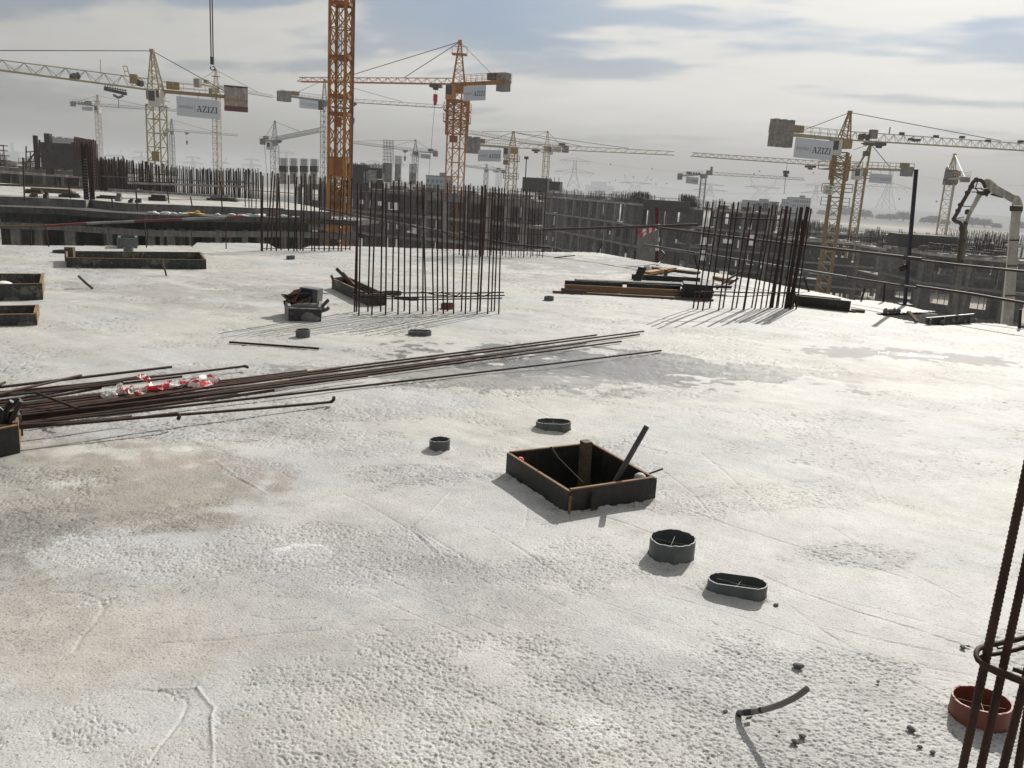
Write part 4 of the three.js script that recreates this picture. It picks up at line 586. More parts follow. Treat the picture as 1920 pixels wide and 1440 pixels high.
  tag(mesh('timber_rail', new MB().beam(at(-40, 427, 16.6), at(85, 424, 17), 0.05, 0.05), M.woodG), 'grey timber rail left of the banded barrier pole', 'rail');
  for (const [x, y, x1, y1, l] of [[92, 463, 85, 424, 'first'], [57, 461, 58, 424, 'leftmost'], [275, 465, 271, 415, 'third'], [424, 466.5, 423, 408, 'rightmost'], [360, 463, 359.5, 436, 'short fourth']]) { const g = G(x, y); tag(mesh('barrier_stake', new MB().sweep([up1(g, -.05), at(x1, y1, -g.z)], 0.012, 6), M.rustD), `${l} thin stake under the banded barrier pole`, 'stake'); }
}

// ---------- concrete placing boom at the right ----------
{
  const Z = 30, o = thing('concrete_pump_boom', 'grey placing boom of a concrete pump folded down over the right slab edge', 'concrete pump'), c0 = at(1888, 620, Z); o.position.copy(c0); const P = (x, y, dz = 0) => at(x, y, Z + dz).sub(c0);
  const taper = (l, d) => { const mb = new MB(); for (let i = 0; i + 1 < l.length; i++) { const [a, b] = [l[i], l[i + 1]]; mb.hex([P(a[0], a[1], d / 2 - .0), P(a[2], a[3], d / 2), P(a[2], a[3], -d / 2), P(a[0], a[1], -d / 2), P(b[0], b[1], d / 2), P(b[2], b[3], d / 2), P(b[2], b[3], -d / 2), P(b[0], b[1], -d / 2)]); } return mb; };
  mesh('mast', taper([[1877, 640, 1897, 640], [1883, 565, 1903, 565], [1887, 500, 1907, 500], [1895, 412, 1913, 412], [1896, 398, 1915, 398]], 0.36), M.pump, o);
  mesh('mast_flange', taper([[1872, 640, 1877, 640], [1880, 560, 1883.5, 560], [1886, 500, 1888, 500], [1894, 415, 1896, 415]], 0.4), M.cab, o);
  for (const y of [556, 500, 452]) mesh('weld_seam', taper([[1882 + (560 - y) * 0.085, y, 1903.5 + (560 - y) * 0.07, y], [1882.3 + (560 - y) * 0.085, y - 3, 1904 + (560 - y) * 0.07, y - 3]], 0.38), M.pumpD, o);
  mesh('elbow', taper([[1896, 400, 1916, 400], [1897, 384, 1918, 386], [1900, 372, 1915, 374], [1902, 366, 1910, 367]], 0.42), M.pump, o);
  mesh('elbow_clamp', taper([[1893, 396, 1918, 396], [1893, 386, 1918, 387]], 0.46), M.pumpD, o); mesh('elbow_plate', taper([[1900, 386, 1916, 387], [1900, 384, 1916, 385]], 0.47), M.white, o);
  mesh('upper_arm', taper([[1897, 380, 1905, 368], [1880, 370, 1892, 360], [1860, 362, 1870, 348], [1848, 350, 1853, 336], [1845, 345, 1846, 336]], 0.3), M.pump, o);
  mesh('arm_top', taper([[1868, 347, 1869, 345], [1857, 339, 1858, 336.5], [1849, 337, 1850, 335]], 0.26), M.white, o); mesh('arm_ram', new MB().sweep([P(1858, 364), P(1880, 369.5)], 0.035, 8), M.pumpD, o);
  mesh('knuckle', new MB().lump(P(1847, 360), [0.16, 0.12, 0.16], 3).lump(P(1839, 362), [0.14, 0.09, 0.14], 5).cyl(P(1850, 366, .2), P(1850, 366, -.2), 0.05), M.pumpD, o);
  mesh('tip_arm', taper([[1833, 362, 1841, 367], [1822, 384, 1829, 388], [1814, 400, 1820, 404], [1809, 415, 1815, 418]], 0.2), M.pump, o); mesh('tip_joint', new MB().lump(P(1811, 419), [0.07, 0.1, 0.08], 4).lump(P(1813, 397), [0.07, 0.1, 0.1], 9).lump(P(1810, 427), [0.05, 0.08, 0.05], 6), M.pumpD, o);
  const cv = (l) => new THREE.CatmullRomCurve3(l.map(([x, y, k]) => P(x, y, k ?? -.1))).getPoints(46);
  mesh('delivery_pipe', new MB().sweep(cv([[1848, 352], [1842, 340], [1833, 337], [1825, 341], [1820, 352], [1815, 361], [1809, 372], [1803, 382], [1798, 393], [1792, 404], [1788, 412], [1793, 415], [1799, 417], [1803, 423], [1802, 440], [1799, 470], [1796, 500]]), 0.062, 9), M.pumpD, o);
  const cl = new MB(); for (const [x, y] of [[1831, 337], [1821, 350], [1814, 362], [1802, 384], [1796, 396], [1789, 411], [1803, 428]]) cl.lump(P(x, y, -.1), [0.09, 0.09, 0.09], x % 9, 4); mesh('pipe_clamp', cl, M.pumpD, o);
  for (const [a, b, r] of [[[1823, 353], [1841, 353], .02], [[1822, 360], [1838, 360], .02], [[1833, 340], [1829, 353], .018], [[1828, 353], [1836, 360], .018], [[1806, 387], [1823, 387], .018], [[1795, 409], [1808, 407], .016]]) mesh('bracket', new MB().sweep([P(...a, -.08), P(...b, -.03)], r, 6), M.pumpD, o);
  mesh('end_hose', new MB().sweep(cv([[1809, 420, 0], [1808, 440, 0], [1806, 470, 0], [1803, 497, 0], [1799, 520, 0], [1794, 545, 0], [1790, 575, 0], [1788, 600, 0]]), 0.085, 9), M.rubber, o); mesh('hose_clamp', new MB().lump(P(1807, 452, 0), [.1, .06, .1], 2, 4).lump(P(1804, 490, 0), [.12, .06, .12], 2, 4), M.pumpD, o);
}
// ---------- tower cranes ----------
const bannerCache = {};
function banner(kind) {
  if (bannerCache[kind]) return bannerCache[kind];
  const cv = document.createElement('canvas'); cv.width = 512; cv.height = 208; const g = cv.getContext('2d');
  g.fillStyle = kind === 'blank' ? '#b9bcc0' : '#c9d0db'; g.fillRect(0, 0, 512, 208); g.fillStyle = '#1d2840'; g.textBaseline = 'middle';
  g.globalAlpha = kind === 'faint' ? 0.45 : 1; g.font = 'bold 92px serif'; g.fillText('AZIZI', 236, 112, 256); g.fillStyle = '#4a566c'; g.font = 'italic 52px serif'; g.fillText('meydan', 18, 104, 178); g.fillRect(212, 70, 3, 76); g.globalAlpha = 1;
  const t = new THREE.CanvasTexture(cv); t.colorSpace = THREE.SRGBColorSpace; const m = new THREE.MeshStandardMaterial({ map: t, roughness: 0.7 }); return (bannerCache[kind] = m);
}
const GROUND = -14.2;
function latticeBox(mb, a, b, w, n, t, turn, dia = t * 0.7, zig = false) { // upright four-legged lattice
  const C = [0, 1, 2, 3].map((i) => { const g = turn + Math.PI / 4 + i * Math.PI / 2; return V3(Math.cos(g) * w * 0.7071, 0, Math.sin(g) * w * 0.7071); });
  for (let i = 0; i < 4; i++) mb.beam(a.clone().add(C[i]), b.clone().add(C[i]), t);
  for (let k = 0; k < n; k++) for (let i = 0; i < 4; i++) {
    const p = a.clone().lerp(b, k / n), q = a.clone().lerp(b, (k + 1) / n), j = (i + 1) % 4;
    mb.lat(p.clone().add(C[k % 2 ? i : j]), q.clone().add(C[k % 2 ? j : i]), dia); if (zig) mb.lat(p.clone().add(C[k % 2 ? j : i]), q.clone().add(C[k % 2 ? i : j]), dia); if (!zig || k % 4 === 0) mb.lat(q.clone().add(C[i]), q.clone().add(C[j]), dia);
  }
}
function jibLattice(mb, a, b, h0, h1, w, t, step) { // triangular jib: two lower chords, one upper
  const d = V3().subVectors(b, a), L = d.length(), n = Math.max(4, Math.round(L / step)), s = V3(-d.z, 0, d.x).normalize().multiplyScalar(w / 2), P = (k, c) => { const p = a.clone().addScaledVector(d, k / n); return c === 2 ? p.add(V3(0, mix(h0, h1, k / n), 0)) : p.addScaledVector(s, c ? 1 : -1); };
  for (let c = 0; c < 3; c++) mb.beam(c === 2 ? a.clone().add(V3(0, h0, 0)) : P(0, c), c === 2 ? P(n, 2) : P(n, c), t);
  for (let k = 0; k < n; k++) { for (const c of [0, 1]) { mb.lat(P(k, c), P(k + 0.5, 2), t * 0.6); mb.lat(P(k + 0.5, 2), P(k + 1, c), t * 0.6); } mb.lat(P(k, k % 2), P(k + 1, 1 - k % 2), t * 0.5); }
}
function crane(o) {
  const z = o.z, slew = at(o.root[0], o.root[1], z), g = thing('tower_crane', o.label, 'tower crane'), base = V3(slew.x, 0, slew.z); g.position.set(base.x, GROUND, base.z);
  const R = (p) => p.clone().sub(g.position), H = slew.y, mt = o.mat ?? M.craneY, jt = o.jmat ?? mt, px = z / 1600, t = Math.max(o.t ?? 0.14, px * 0.62);
  const lvl = (q, zq) => { if (zq) return at(q[0], q[1], zq); const d = ray(q[0], q[1]); return d.multiplyScalar((H - EYE) / d.y).add(V3(0, EYE, 0)); };
  const mTop = V3(base.x, o.mastTop ? at(o.root[0], o.mastTop, z).y : H - 1.2, base.z), mBot = V3(base.x, GROUND, base.z), w = o.w ?? 1.8, turn = o.turn ?? 0.35;
  const n = Math.round((mTop.y - mBot.y) / (o.step ?? w * 0.95)), mm = new MB(); latticeBox(mm, R(mBot), R(mTop), w, n, t * (o.leg ?? 1.25), turn, t * 0.75, o.zig); mesh('mast', mm, mt, g);
  const tip = lvl(o.tip, o.tipZ), tail = lvl(o.tail, o.tailZ), jd = V3().subVectors(tip, slew).setY(0).normalize();
  const rt = slew.clone().addScaledVector(jd, w * 0.5), jm = new MB(); jibLattice(jm, R(rt), R(tip), o.jh ?? 1.3, (o.jh ?? 1.3) * 0.75, o.jw ?? 1.1, t * 0.75, o.jstep ?? 1.9); mesh('jib', jm, jt, g);
  const cd = V3().subVectors(tail, slew).setY(0), cl = cd.length(); cd.normalize(); const ct = slew.clone().addScaledVector(cd, w * 0.4), side = V3(-cd.z, 0, cd.x), cm = new MB();
  for (const s of [-0.5, 0.5]) cm.beam(R(ct.clone().addScaledVector(side, s)), R(tail.clone().addScaledVector(side, s)), t * 1.1, Math.max(0.34, t * 1.8)); for (let k = 0; k < 9; k++) cm.lat(R(ct.clone().lerp(tail, k / 8).addScaledVector(side, .5)), R(ct.clone().lerp(tail, k / 8).addScaledVector(side, -.5)), t * 0.8); mesh('counter_jib', cm, o.cmat ?? jt, g);
  const rm = new MB(); for (const s of [-0.65, 0.65]) { for (const y of [0.55, 1.1]) rm.lat(R(ct.clone().addScaledVector(side, s).add(V3(0, y, 0))), R(tail.clone().addScaledVector(side, s).add(V3(0, y, 0))), t * 0.4); for (let k = 0; k <= 8; k++) { const p = ct.clone().lerp(tail, k / 8).addScaledVector(side, s); rm.lat(R(p), R(p.clone().add(V3(0, 1.1, 0))), t * 0.4); } } mesh('hand_rail', rm, o.rmat ?? jt, g);
  const yaw = Math.atan2(-cd.z, cd.x), cw = o.cw ?? [2.4, 2.6, 1.4], wc = tail.clone().addScaledVector(cd, -cw[0] * 0.5); // counterweight blocks side by side
  const nb = o.blocks ?? 4; for (let k = 0; k < nb; k++) { const p = wc.clone().addScaledVector(cd, (k + 0.5) / nb * cw[0] - cw[0] / 2).add(V3(0, (o.cwUp ?? -0.2) - (k % 2 ? 0.08 : 0) - (k === 0 && o.stepDown ? -0.3 : 0), 0)); mesh('counterweight', new MB().box(R(p), [cw[0] / nb * 0.96, cw[1] * (k % 2 ? 0.94 : 1), cw[2]], yaw), o.cwMat ?? M.cwt, g); }
  if (o.striped) for (const [y, h, m] of o.striped) mesh('counterweight_band', new MB().box(R(wc.clone().add(V3(0, y, 0))), [cw[0] * 1.01, h, cw[2] * 1.03], yaw), m, g);
  let apex = null; if (o.apex) {
    apex = at(o.apex[0], o.apex[1], z); apex.x = mix(apex.x, base.x, 0.5); apex.z = base.z; const am = new MB(), aw = w * 0.42; for (const [i, j] of [[-1, -1], [1, -1], [1, 1], [-1, 1]]) am.beam(R(slew.clone().add(V3(i * aw, 0, j * aw))), R(apex.clone().add(V3(i * .12, 0, j * .12))), t);
    const nn = 6; for (let k = 0; k < nn; k++) { const q = (f, i, j) => slew.clone().add(V3(i * aw, 0, j * aw)).lerp(apex.clone().add(V3(i * .12, 0, j * .12)), f / nn); for (const [a, b] of [[[-1, -1], [1, -1]], [[1, -1], [1, 1]], [[1, 1], [-1, 1]], [[-1, 1], [-1, -1]]]) { const [p, r] = k % 2 ? [b, a] : [a, b]; am.lat(R(q(k, ...p)), R(q(k + 1, ...r)), t * 0.55); am.lat(R(q(k + 1, ...a)), R(q(k + 1, ...b)), t * 0.45); } }
    mesh('apex_tower', am, o.amat ?? mt, g); mesh('apex_head', new MB().box(R(apex), [0.5, 0.4, 0.4]), o.amat ?? mt, g);
    const tie = (p) => mesh('tie_rod', new MB().lat(R(apex), R(p), Math.max(0.09, px * 0.5)), M.cable, g);
    for (const f of o.ties ?? [0.65]) tie(rt.clone().lerp(tip, f).add(V3(0, (o.jh ?? 1.3), 0))); tie(tail.clone().addScaledVector(cd, -cw[0] * (o.tieBack ?? 1.1)).add(V3(0, 0.3, 0)));
    if (o.apexDeck) { const p = apex.clone().add(V3(0, -1.6, 0)); mesh('apex_platform', new MB().box(R(p), [2.0, 0.1, 1.8]).lat(R(p.clone().add(V3(-1, 1, 0))), R(p.clone().add(V3(1, 1, 0))), .07).lat(R(p.clone().add(V3(-1, 0, 0))), R(p.clone().add(V3(-1, 1, 0))), .07).lat(R(p.clone().add(V3(1, 0, 0))), R(p.clone().add(V3(1, 1, 0))), .07), mt, g); }
  }
  const sp_ = new MB(); sp_.box(R(V3(base.x, H - 0.5, base.z)), [w * 1.05, 1.2, w * 1.05], turn); mesh('slewing_unit', sp_, o.slewMat ?? mt, g);
  if (o.cab !== false) { const cs = o.cab ?? [0.9, -1.0], cc = V3(base.x + cs[0], H + cs[1], base.z + 1.1), c = mesh('cab', new MB().box(R(cc), [1.3, 1.9, 1.5]), o.cabMat ?? M.cab, g); mesh('window', new MB().box(R(cc.clone().add(V3(o.cabGlass ?? -0.22, 0.25, 0.76))), [0.75, 1.15, 0.05]), M.glass, c); }
  const wp = ct.clone().addScaledVector(cd, Math.max(1, cl * (o.winch ?? 0.6))); mesh('winch', new MB().box(R(wp.clone().add(V3(0, 0.75, 0))), [1.5, 0.85, 0.9], yaw), o.winchMat ?? M.craneB, g);
  if (o.trolley !== undefined) {
    const tp = rt.clone().lerp(tip, o.trolley).add(V3(0, -0.3, 0)); mesh('trolley', new MB().box(R(tp), [1.4, 0.35, 1.2], Math.atan2(-jd.z, jd.x)).box(R(tp.clone().add(V3(0, -.35, 0))), [0.7, .25, .4]), o.tmat ?? M.cable, g);
    if (o.hook) { const y = at(o.root[0], 0, 1).y, hp = V3(tp.x, 0, tp.z), zq = -tp.z; hp.y = at(o.hook[0], o.hook[1], zq).y; mesh('hoist_rope', new MB().lat(R(tp), R(hp), Math.max(.05, zq / 1600 * 0.3)), M.cable, g); mesh('hook_block', new MB().box(R(hp), [0.55, 0.9, 0.4]).lump(R(hp.clone().add(V3(0, -.65, 0))), [.25, .35, .2], 3, 4), o.hookMat ?? M.cable, g); if (o.sling) mesh('sling', new MB().lat(R(hp), R(V3(hp.x + (o.sling[0] - o.hook[0]) * zq / 1600, at(o.sling[0], o.sling[1], zq).y, hp.z)), Math.max(.05, zq / 1600 * 0.3)), M.cable, g); }
  }
  if (o.banner) { // printed cloth hung in a frame below the counter jib
    const [x0, y0, x1, y1, hpx, kind] = o.banner, bz = (x) => { const p = lineAt(slew.clone().setY(0), tail.clone().setY(0), x); return Math.min(-p.z * 0.99, 1e4); };
    const a = at(x0, y0, bz(x0)), b = at(x1, y1, bz(x1)), f = V3(0, 0, 0.7), hh = hpx * (bz(x0) + bz(x1)) / 2 / 1600, dn = V3(0, -hh, 0), q = [a.clone().add(dn), b.clone().add(dn), b, a].map((p) => R(p.clone().add(f)));
    const back = V3(0, 0, -0.06), fm = new MB(); fm.hex([q[0], q[1], q[1].clone().add(back), q[0].clone().add(back), q[3], q[2], q[2].clone().add(back), q[3].clone().add(back)]); const bo = mesh('banner', fm, std([0.42, 0.44, 0.47]), g);
    const pr = new MB(), e = V3(0, 0, 0.012); pr.quad(q[0].clone().add(e), q[1].clone().add(e), q[2].clone().add(e), q[3].clone().add(e), [[0, 0], [1, 0], [1, 1], [0, 1]]); mesh('lettering', pr, banner(kind ?? 'full'), bo);
    const hg = new MB(); for (const k of [0.08, 0.5, 0.92]) { const p = q[3].clone().lerp(q[2], k); hg.lat(p, p.clone().add(V3(0, 0.9, -0.6)), Math.max(.05, px * .3)); } mesh('hanger', hg, M.cable, g);
  }
  o.extra?.({ g, R, base, H, slew, tip, tail, rt, ct, jd, cd, w, t, z, apex, mt, px });
  return g;
}
const platform = (e, y, s, m) => { const p = V3(e.base.x, y, e.base.z), mb = new MB(); for (const [dx, dz, lx, lz] of [[0, s, 2 * s, .5], [0, -s, 2 * s, .5], [s, 0, .5, 2 * s], [-s, 0, .5, 2 * s]]) { mb.box(e.R(p.clone().add(V3(dx, 0, dz))), [lx, 0.09, lz]); for (const h of [.5, 1]) mb.box(e.R(p.clone().add(V3(dx * 1.15, h, dz * 1.15))), [lx > 1 ? lx : .06, .06, lz > 1 ? lz : .06]); } for (const i of [-1, 1]) for (const j of [-1, 1]) mb.beam(e.R(p.clone().add(V3(i * s * 1.1, 0, j * s * 1.1))), e.R(p.clone().add(V3(i * s * 1.1, 1, j * s * 1.1))), .07); mesh('platform', mb, m, e.g); };
crane({ label: 'huge near orange crane whose thick mast rises out of the picture', z: 57, root: [647, -560], w: 1.06, turn: 0.2, t: 0.1, leg: 1.9, zig: true, step: 1.2, mat: M.orange, tip: [250, -420], tipZ: 38, tail: [800, -620], tailZ: 66, apex: [647, -800], jh: 1.6, cab: [1, -1],
  extra: (e) => {
    const yS = (y) => at(636, y, 57).y, W = 1.06; // section frames, guide frame, boards and cables
    for (const y of [8, 108, 181, 214, 298]) mesh('section_frame', (() => { const m = new MB(), p = V3(e.base.x, yS(y), e.base.z); for (let i = 0; i < 4; i++) { const a = 0.14 + Math.PI / 4 + i * Math.PI / 2, b = a + Math.PI / 2, q = (g) => p.clone().add(V3(Math.cos(g) * W * .72, 0, Math.sin(g) * W * .72)); m.beam(e.R(q(a)), e.R(q(b)), .16, .2); } return m; })(), M.orangeD, e.g);
    const p = V3(e.base.x, (yS(298) + yS(332)) / 2, e.base.z); mesh('collar_panel', new MB().box(e.R(p.clone().add(V3(0, 0, W * .56))), [W * 1.1, yS(298) - yS(332), .08], -.14).box(e.R(p.clone().add(V3(-W * .56, 0, 0))), [.08, yS(298) - yS(332), W], -.14), M.orange, e.g);
    mesh('panel', new MB().box(e.R(p.clone().add(V3(0, 0, W * .56 + .06))), [.5, .95, .06], -.14), M.orangeD, e.g); mesh('panel', new MB().box(e.R(V3(e.base.x + .02, yS(230), e.base.z + W * .55)), [.42, .62, .06], -.14), M.orangeD, e.g);
    for (const y of [360, 385, 442]) mesh('infill_panel', new MB().box(e.R(V3(e.base.x, yS(y), e.base.z + .3)), [W * .9, .5, .06], -.14), M.orangeD, e.g);
    for (const dx of [-.12, .04, .82]) mesh('cable', new MB().cyl(e.R(V3(e.base.x + dx, yS(460), e.base.z)), e.R(V3(e.base.x + dx, yS(-100), e.base.z)), dx > .5 ? .05 : .025, 6), M.steel, e.g);
    // hoist rope hanging from the jib out of view
    const f = 0.72, q = e.rt.clone().lerp(e.tip, f), zz = -q.z, hk = at(398, 118, zz); hk.x = mix(hk.x, q.x, 0); const top = V3(hk.x, q.y, hk.z), r2 = V3(0.05, 0, 0);
    mesh('hoist_rope', new MB().cyl(e.R(hk.clone().add(r2)), e.R(top.clone().add(r2.clone().multiplyScalar(1.6))), .03, 6).cyl(e.R(hk.clone().sub(r2)), e.R(top.clone().sub(r2)), .03, 6), M.cable, e.g);
    mesh('hook_block', new MB().box(e.R(hk.clone().add(V3(0, .1, 0))), [.16, .35, .12]).sweep([0, 1, 2, 3, 4, 5, 6, 7, 8].map((k) => e.R(hk.clone().add(V3(.02 + Math.sin(k * .7) * .11, -.15 - (1 - Math.cos(k * .7)) * .09, 0)))), .03, 6), M.cable, e.g);
  } });
crane({ label: 'orange crane with tall pointed apex tower, right of the near orange mast', z: 120, root: [860, 158], mastTop: 170, w: 1.9, mat: M.craneO, jmat: M.craneO, cmat: M.orange, tip: [561, 153], tail: [953, 154], apex: [862, 78], apexDeck: 1, ties: [0.3, 0.68], jh: 0.75, jw: 1, jstep: 1.5, cw: [1.6, 2.2, 1.0], blocks: 5, cwUp: 0, winch: .62, winchMat: M.cable, banner: [870, 163, 912, 161, 25, 'full'], cab: [-.9, -1.2], cabMat: M.craneO, trolley: 0.1, hook: [829, 184], sling: [822, 328], hookMat: M.red, slewMat: M.orange,
  extra: (e) => { const y = (v) => at(860, v, 120).y, mb = new MB(); latticeBox(mb, e.R(V3(e.base.x, y(254), e.base.z)), e.R(V3(e.base.x, y(190), e.base.z)), 2.2, 4, .2, .35, .11, true); mesh('climbing_frame', mb, M.orange, e.g); for (const v of [230, 209]) platform(e, y(v), 1.55, M.craneO); mesh('frame_top', new MB().box(e.R(V3(e.base.x, y(190), e.base.z)), [2.6, .3, 2.6], .35), M.orange, e.g); mesh('frame_panel', new MB().box(e.R(V3(e.base.x - .3, y(262), e.base.z + 1.1)), [1.1, .9, .1]), M.orangeD, e.g); } });
crane({ label: 'tan crane at the left with white cab, long lattice jib and a large white banner', z: 108, root: [292, 170], mastTop: 197, w: 1.7, turn: 0.1, mat: M.craneT, jmat: M.craneT, cmat: M.craneB, tip: [-150, 112], tail: [464, 185], apex: [281, 95], ties: [0.9], tieBack: 0.7, jh: 1.25, jw: 1.2, jstep: 2.1, cw: [2.75, 2.3, 1.4], blocks: 5, cwUp: 0.1, cwMat: M.cwtP, striped: [[1.25, .18, M.dark], [-1.35, .55, M.cwtR], [-.35, .3, M.craneB]], winch: .12, banner: [335, 181, 415, 190, 33, 'full'], cab: [.5, -1.0], cabGlass: -.25,
  extra: (e) => { const J = (x, dy) => { const p = lineAt(e.slew.clone().setY(0), e.tip.clone().setY(0), x); p.y = e.H + dy; return p; };
    const f = new MB(); for (let k = 0; k < 9; k++) { const p = J(204 + k * 4.6, -.55 - .03 * k); f.box(e.R(p), [.24, .34, .3], k).beam(e.R(p), e.R(p.clone().add(V3(0, .5, 0))), .07); } f.beam(e.R(J(202, -.3)), e.R(J(243, -.45)), .1); mesh('floodlight_row', f, M.cable, e.g);
    mesh('hoist_drum', new MB().box(e.R(J(257, 1.0)), [.75, 1.0, .8], .2), M.craneB, e.g); mesh('hoist_motor', new MB().cyl(e.R(J(268, .6).add(V3(0, 0, .4))), e.R(J(268, .6).add(V3(0, 0, -.4))), .36, 12), M.cable, e.g);
    mesh('trolley', new MB().lump(e.R(J(146, .35)), [.45, .42, .4], 3, 4).lump(e.R(J(155, .5)), [.25, .4, .3], 5, 4), M.cable, e.g); mesh('antenna', new MB().beam(e.R(J(197, 1)), e.R(J(197, 2.6)), .07), M.craneT, e.g);
    const q = new MB(), A = J(243, 1.2); for (const [a, b] of [[[0, 0], [-.3, 1.1]], [[.45, 0], [.15, 1.1]], [[-.3, 1.1], [.15, 1.1]], [[-.15, .55], [.3, .55]]]) q.beam(e.R(A.clone().add(V3(a[0], a[1], 0))), e.R(A.clone().add(V3(b[0], b[1], 0))), .08); mesh('sign_frame', q, M.craneT, e.g);
    mesh('cab_gallery', new MB().box(e.R(V3(e.base.x + 1.35, e.H - 1.9, e.base.z + .8)), [.5, .08, 2]).box(e.R(V3(e.base.x + 1.58, e.H - 1.2, e.base.z + .8)), [.05, .06, 2]).box(e.R(V3(e.base.x + 1.58, e.H - 1.55, e.base.z + 1.75)), [.05, .8, .05]), M.craneB, e.g); mesh('cab_panel', new MB().box(e.R(V3(e.base.x + .98, e.H - .5, e.base.z + 1.86)), [.32, .85, .03]), M.cwtR, e.g); mesh('mast_board', new MB().box(e.R(V3(e.base.x + .1, at(298, 293, 108).y, e.base.z + .95)), [.9, 1.1, .05]), M.craneB, e.g); } });
crane({ label: 'pale yellow crane behind the large white banner of the left crane', z: 230, root: [405, 165], w: 1.5, mat: M.craneY, jmat: M.craneT, tip: [512, 183], tail: [368, 153], apex: [405, 131], jh: .8, t: .1, cw: [1.8, 2.0, 1.4], blocks: 2, winchMat: M.cwt, cab: [-.6, -1.2], apexDeck: 1, ties: [.7], winch: .45 });
crane({ label: 'faint grey crane at far left carrying a dark cluster of lights', z: 265, root: [183, 199], w: 1.15, mat: M.craneT, jmat: M.craneG, tip: [336, 209], tail: [134, 193], apex: [183, 179], jh: .7, t: .09, cw: [1.0, 1.4, 1.2], blocks: 2, banner: [156, 200, 176, 201, 7, 'blank'], apexDeck: 1, winch: .3, cab: [.5, -1],
  extra: (e) => { const p = at(223, 203, 262); mesh('light_pole', new MB().beam(e.R(p), e.R(p.clone().add(V3(0, 2.4, 0))), .16), M.cable, e.g); const m = new MB(); for (let k = -3; k <= 3; k++) m.box(e.R(p.clone().add(V3(k * .42, 3.0 + Math.abs(k) * .18, 0))), [.5, .7, .4], k); mesh('light_cluster', m, M.cable, e.g); const w = new MB(); for (let k = 0; k < 5; k++) w.box(e.R(at(149 + k * 5, 194, 264)), [.45, .8, .5]); mesh('machinery', w, M.cable, e.g); } });
crane({ label: 'small grey crane between the left tan crane and the pale yellow one', z: 320, root: [322, 246], w: 1.25, mat: M.craneG, tip: [446, 255], tail: [309, 248], apex: [322, 224], jh: .7, t: .09, cw: [1.2, 2.2, 1.3], blocks: 2, trolley: .2, hook: [347, 266], apexDeck: 1, cab: false });
crane({ label: 'grey crane directly left of the near orange mast with its jib behind it', z: 200, root: [608, 189], w: 1.15, mat: M.craneG, tip: [841, 203], tail: [522, 178], apex: [609, 150], jh: .8, t: .1, cw: [2.7, 2.2, 1.5], blocks: 4, cwUp: -.1, banner: [563, 186, 598, 190, 15, 'faint'], trolley: .22, hook: [666, 225], sling: [664, 285], ties: [.62], cab: [-.6, -1.1], cabMat: M.cable });
crane({ label: 'thin grey crane with a rising jib left of the near orange mast', z: 225, root: [515, 264], w: 1.5, mat: M.craneG, tip: [604, 246], tail: [491, 264], apex: [516, 228], jh: .95, t: .1, cw: [1.0, 1.5, 1.2], blocks: 2, trolley: .12, cab: [-.9, -1.4], sling: 0, ties: [.6], extra: (e) => mesh('hanging_line', new MB().lat(e.R(at(496, 272, 226)), e.R(at(500, 322, 226)), .1), M.cable, e.g) });
crane({ label: 'small grey crane with short blank banner between the two orange masts', z: 285, root: [779, 284], w: 1.5, mat: M.craneG, tip: [655, 268], tail: [820, 287], apex: [779, 263], jh: .8, t: .1, cw: [1.3, 1.9, 1.4], blocks: 2, banner: [789, 288, 807, 290, 8, 'blank'], ties: [.35, .9], trolley: .16, hook: [760, 296], winchMat: M.cable, extra: (e) => platform(e, e.H - 1.6, 1.2, M.craneG) });
crane({ label: 'yellow crane with grey slab counterweights and a banner, right of the orange pair', z: 168, root: [961, 277], mastTop: 282, w: 1.65, mat: M.craneY, jmat: M.craneT, tip: [1264, 291], tail: [873, 270], apex: [963, 248], jh: .85, t: .12, cw: [2.6, 3.0, 1.5], blocks: 3, cwUp: -.1, banner: [897, 281, 940, 282, 20, 'full'], ties: [.42, .72], trolley: .13, winch: .62, cab: [-1.0, -1.0], extra: (e) => { const y = (v) => at(958, v, 168).y; platform(e, y(302), 1.3, M.craneY); platform(e, y(335), 1.3, M.craneB); mesh('mast_box', new MB().box(e.R(V3(e.base.x - 1.1, y(305), e.base.z + 1)), [1, .9, .6]), M.craneB, e.g); } });
crane({ label: 'slim tan crane standing just right of the yellow crane, jib to the left', z: 230, root: [1026, 275], w: 1.35, mat: M.craneY, jmat: M.craneT, tip: [877, 250], tail: [1065, 278], apex: [1026, 247], jh: .85, t: .1, cw: [1.5, 1.9, 1.3], blocks: 2, cwMat: M.concD, banner: [1034, 276, 1052, 278, 8, 'blank'], ties: [.3, .85], winchMat: M.cable, extra: (e) => platform(e, e.H - 1.5, 1.2, M.craneT) });
crane({ label: 'tiny hazy grey crane left of the yellow crane mast', z: 400, root: [912, 318], w: 1.5, mat: M.craneG, tip: [870, 312], tipZ: 370, tail: [946, 321], tailZ: 405, apex: [912, 308], jh: .9, t: .12, cw: [1.4, 1.6, 1.2], blocks: 1, banner: [925, 318, 936, 319, 5, 'blank'], cab: false, ties: [.6] });
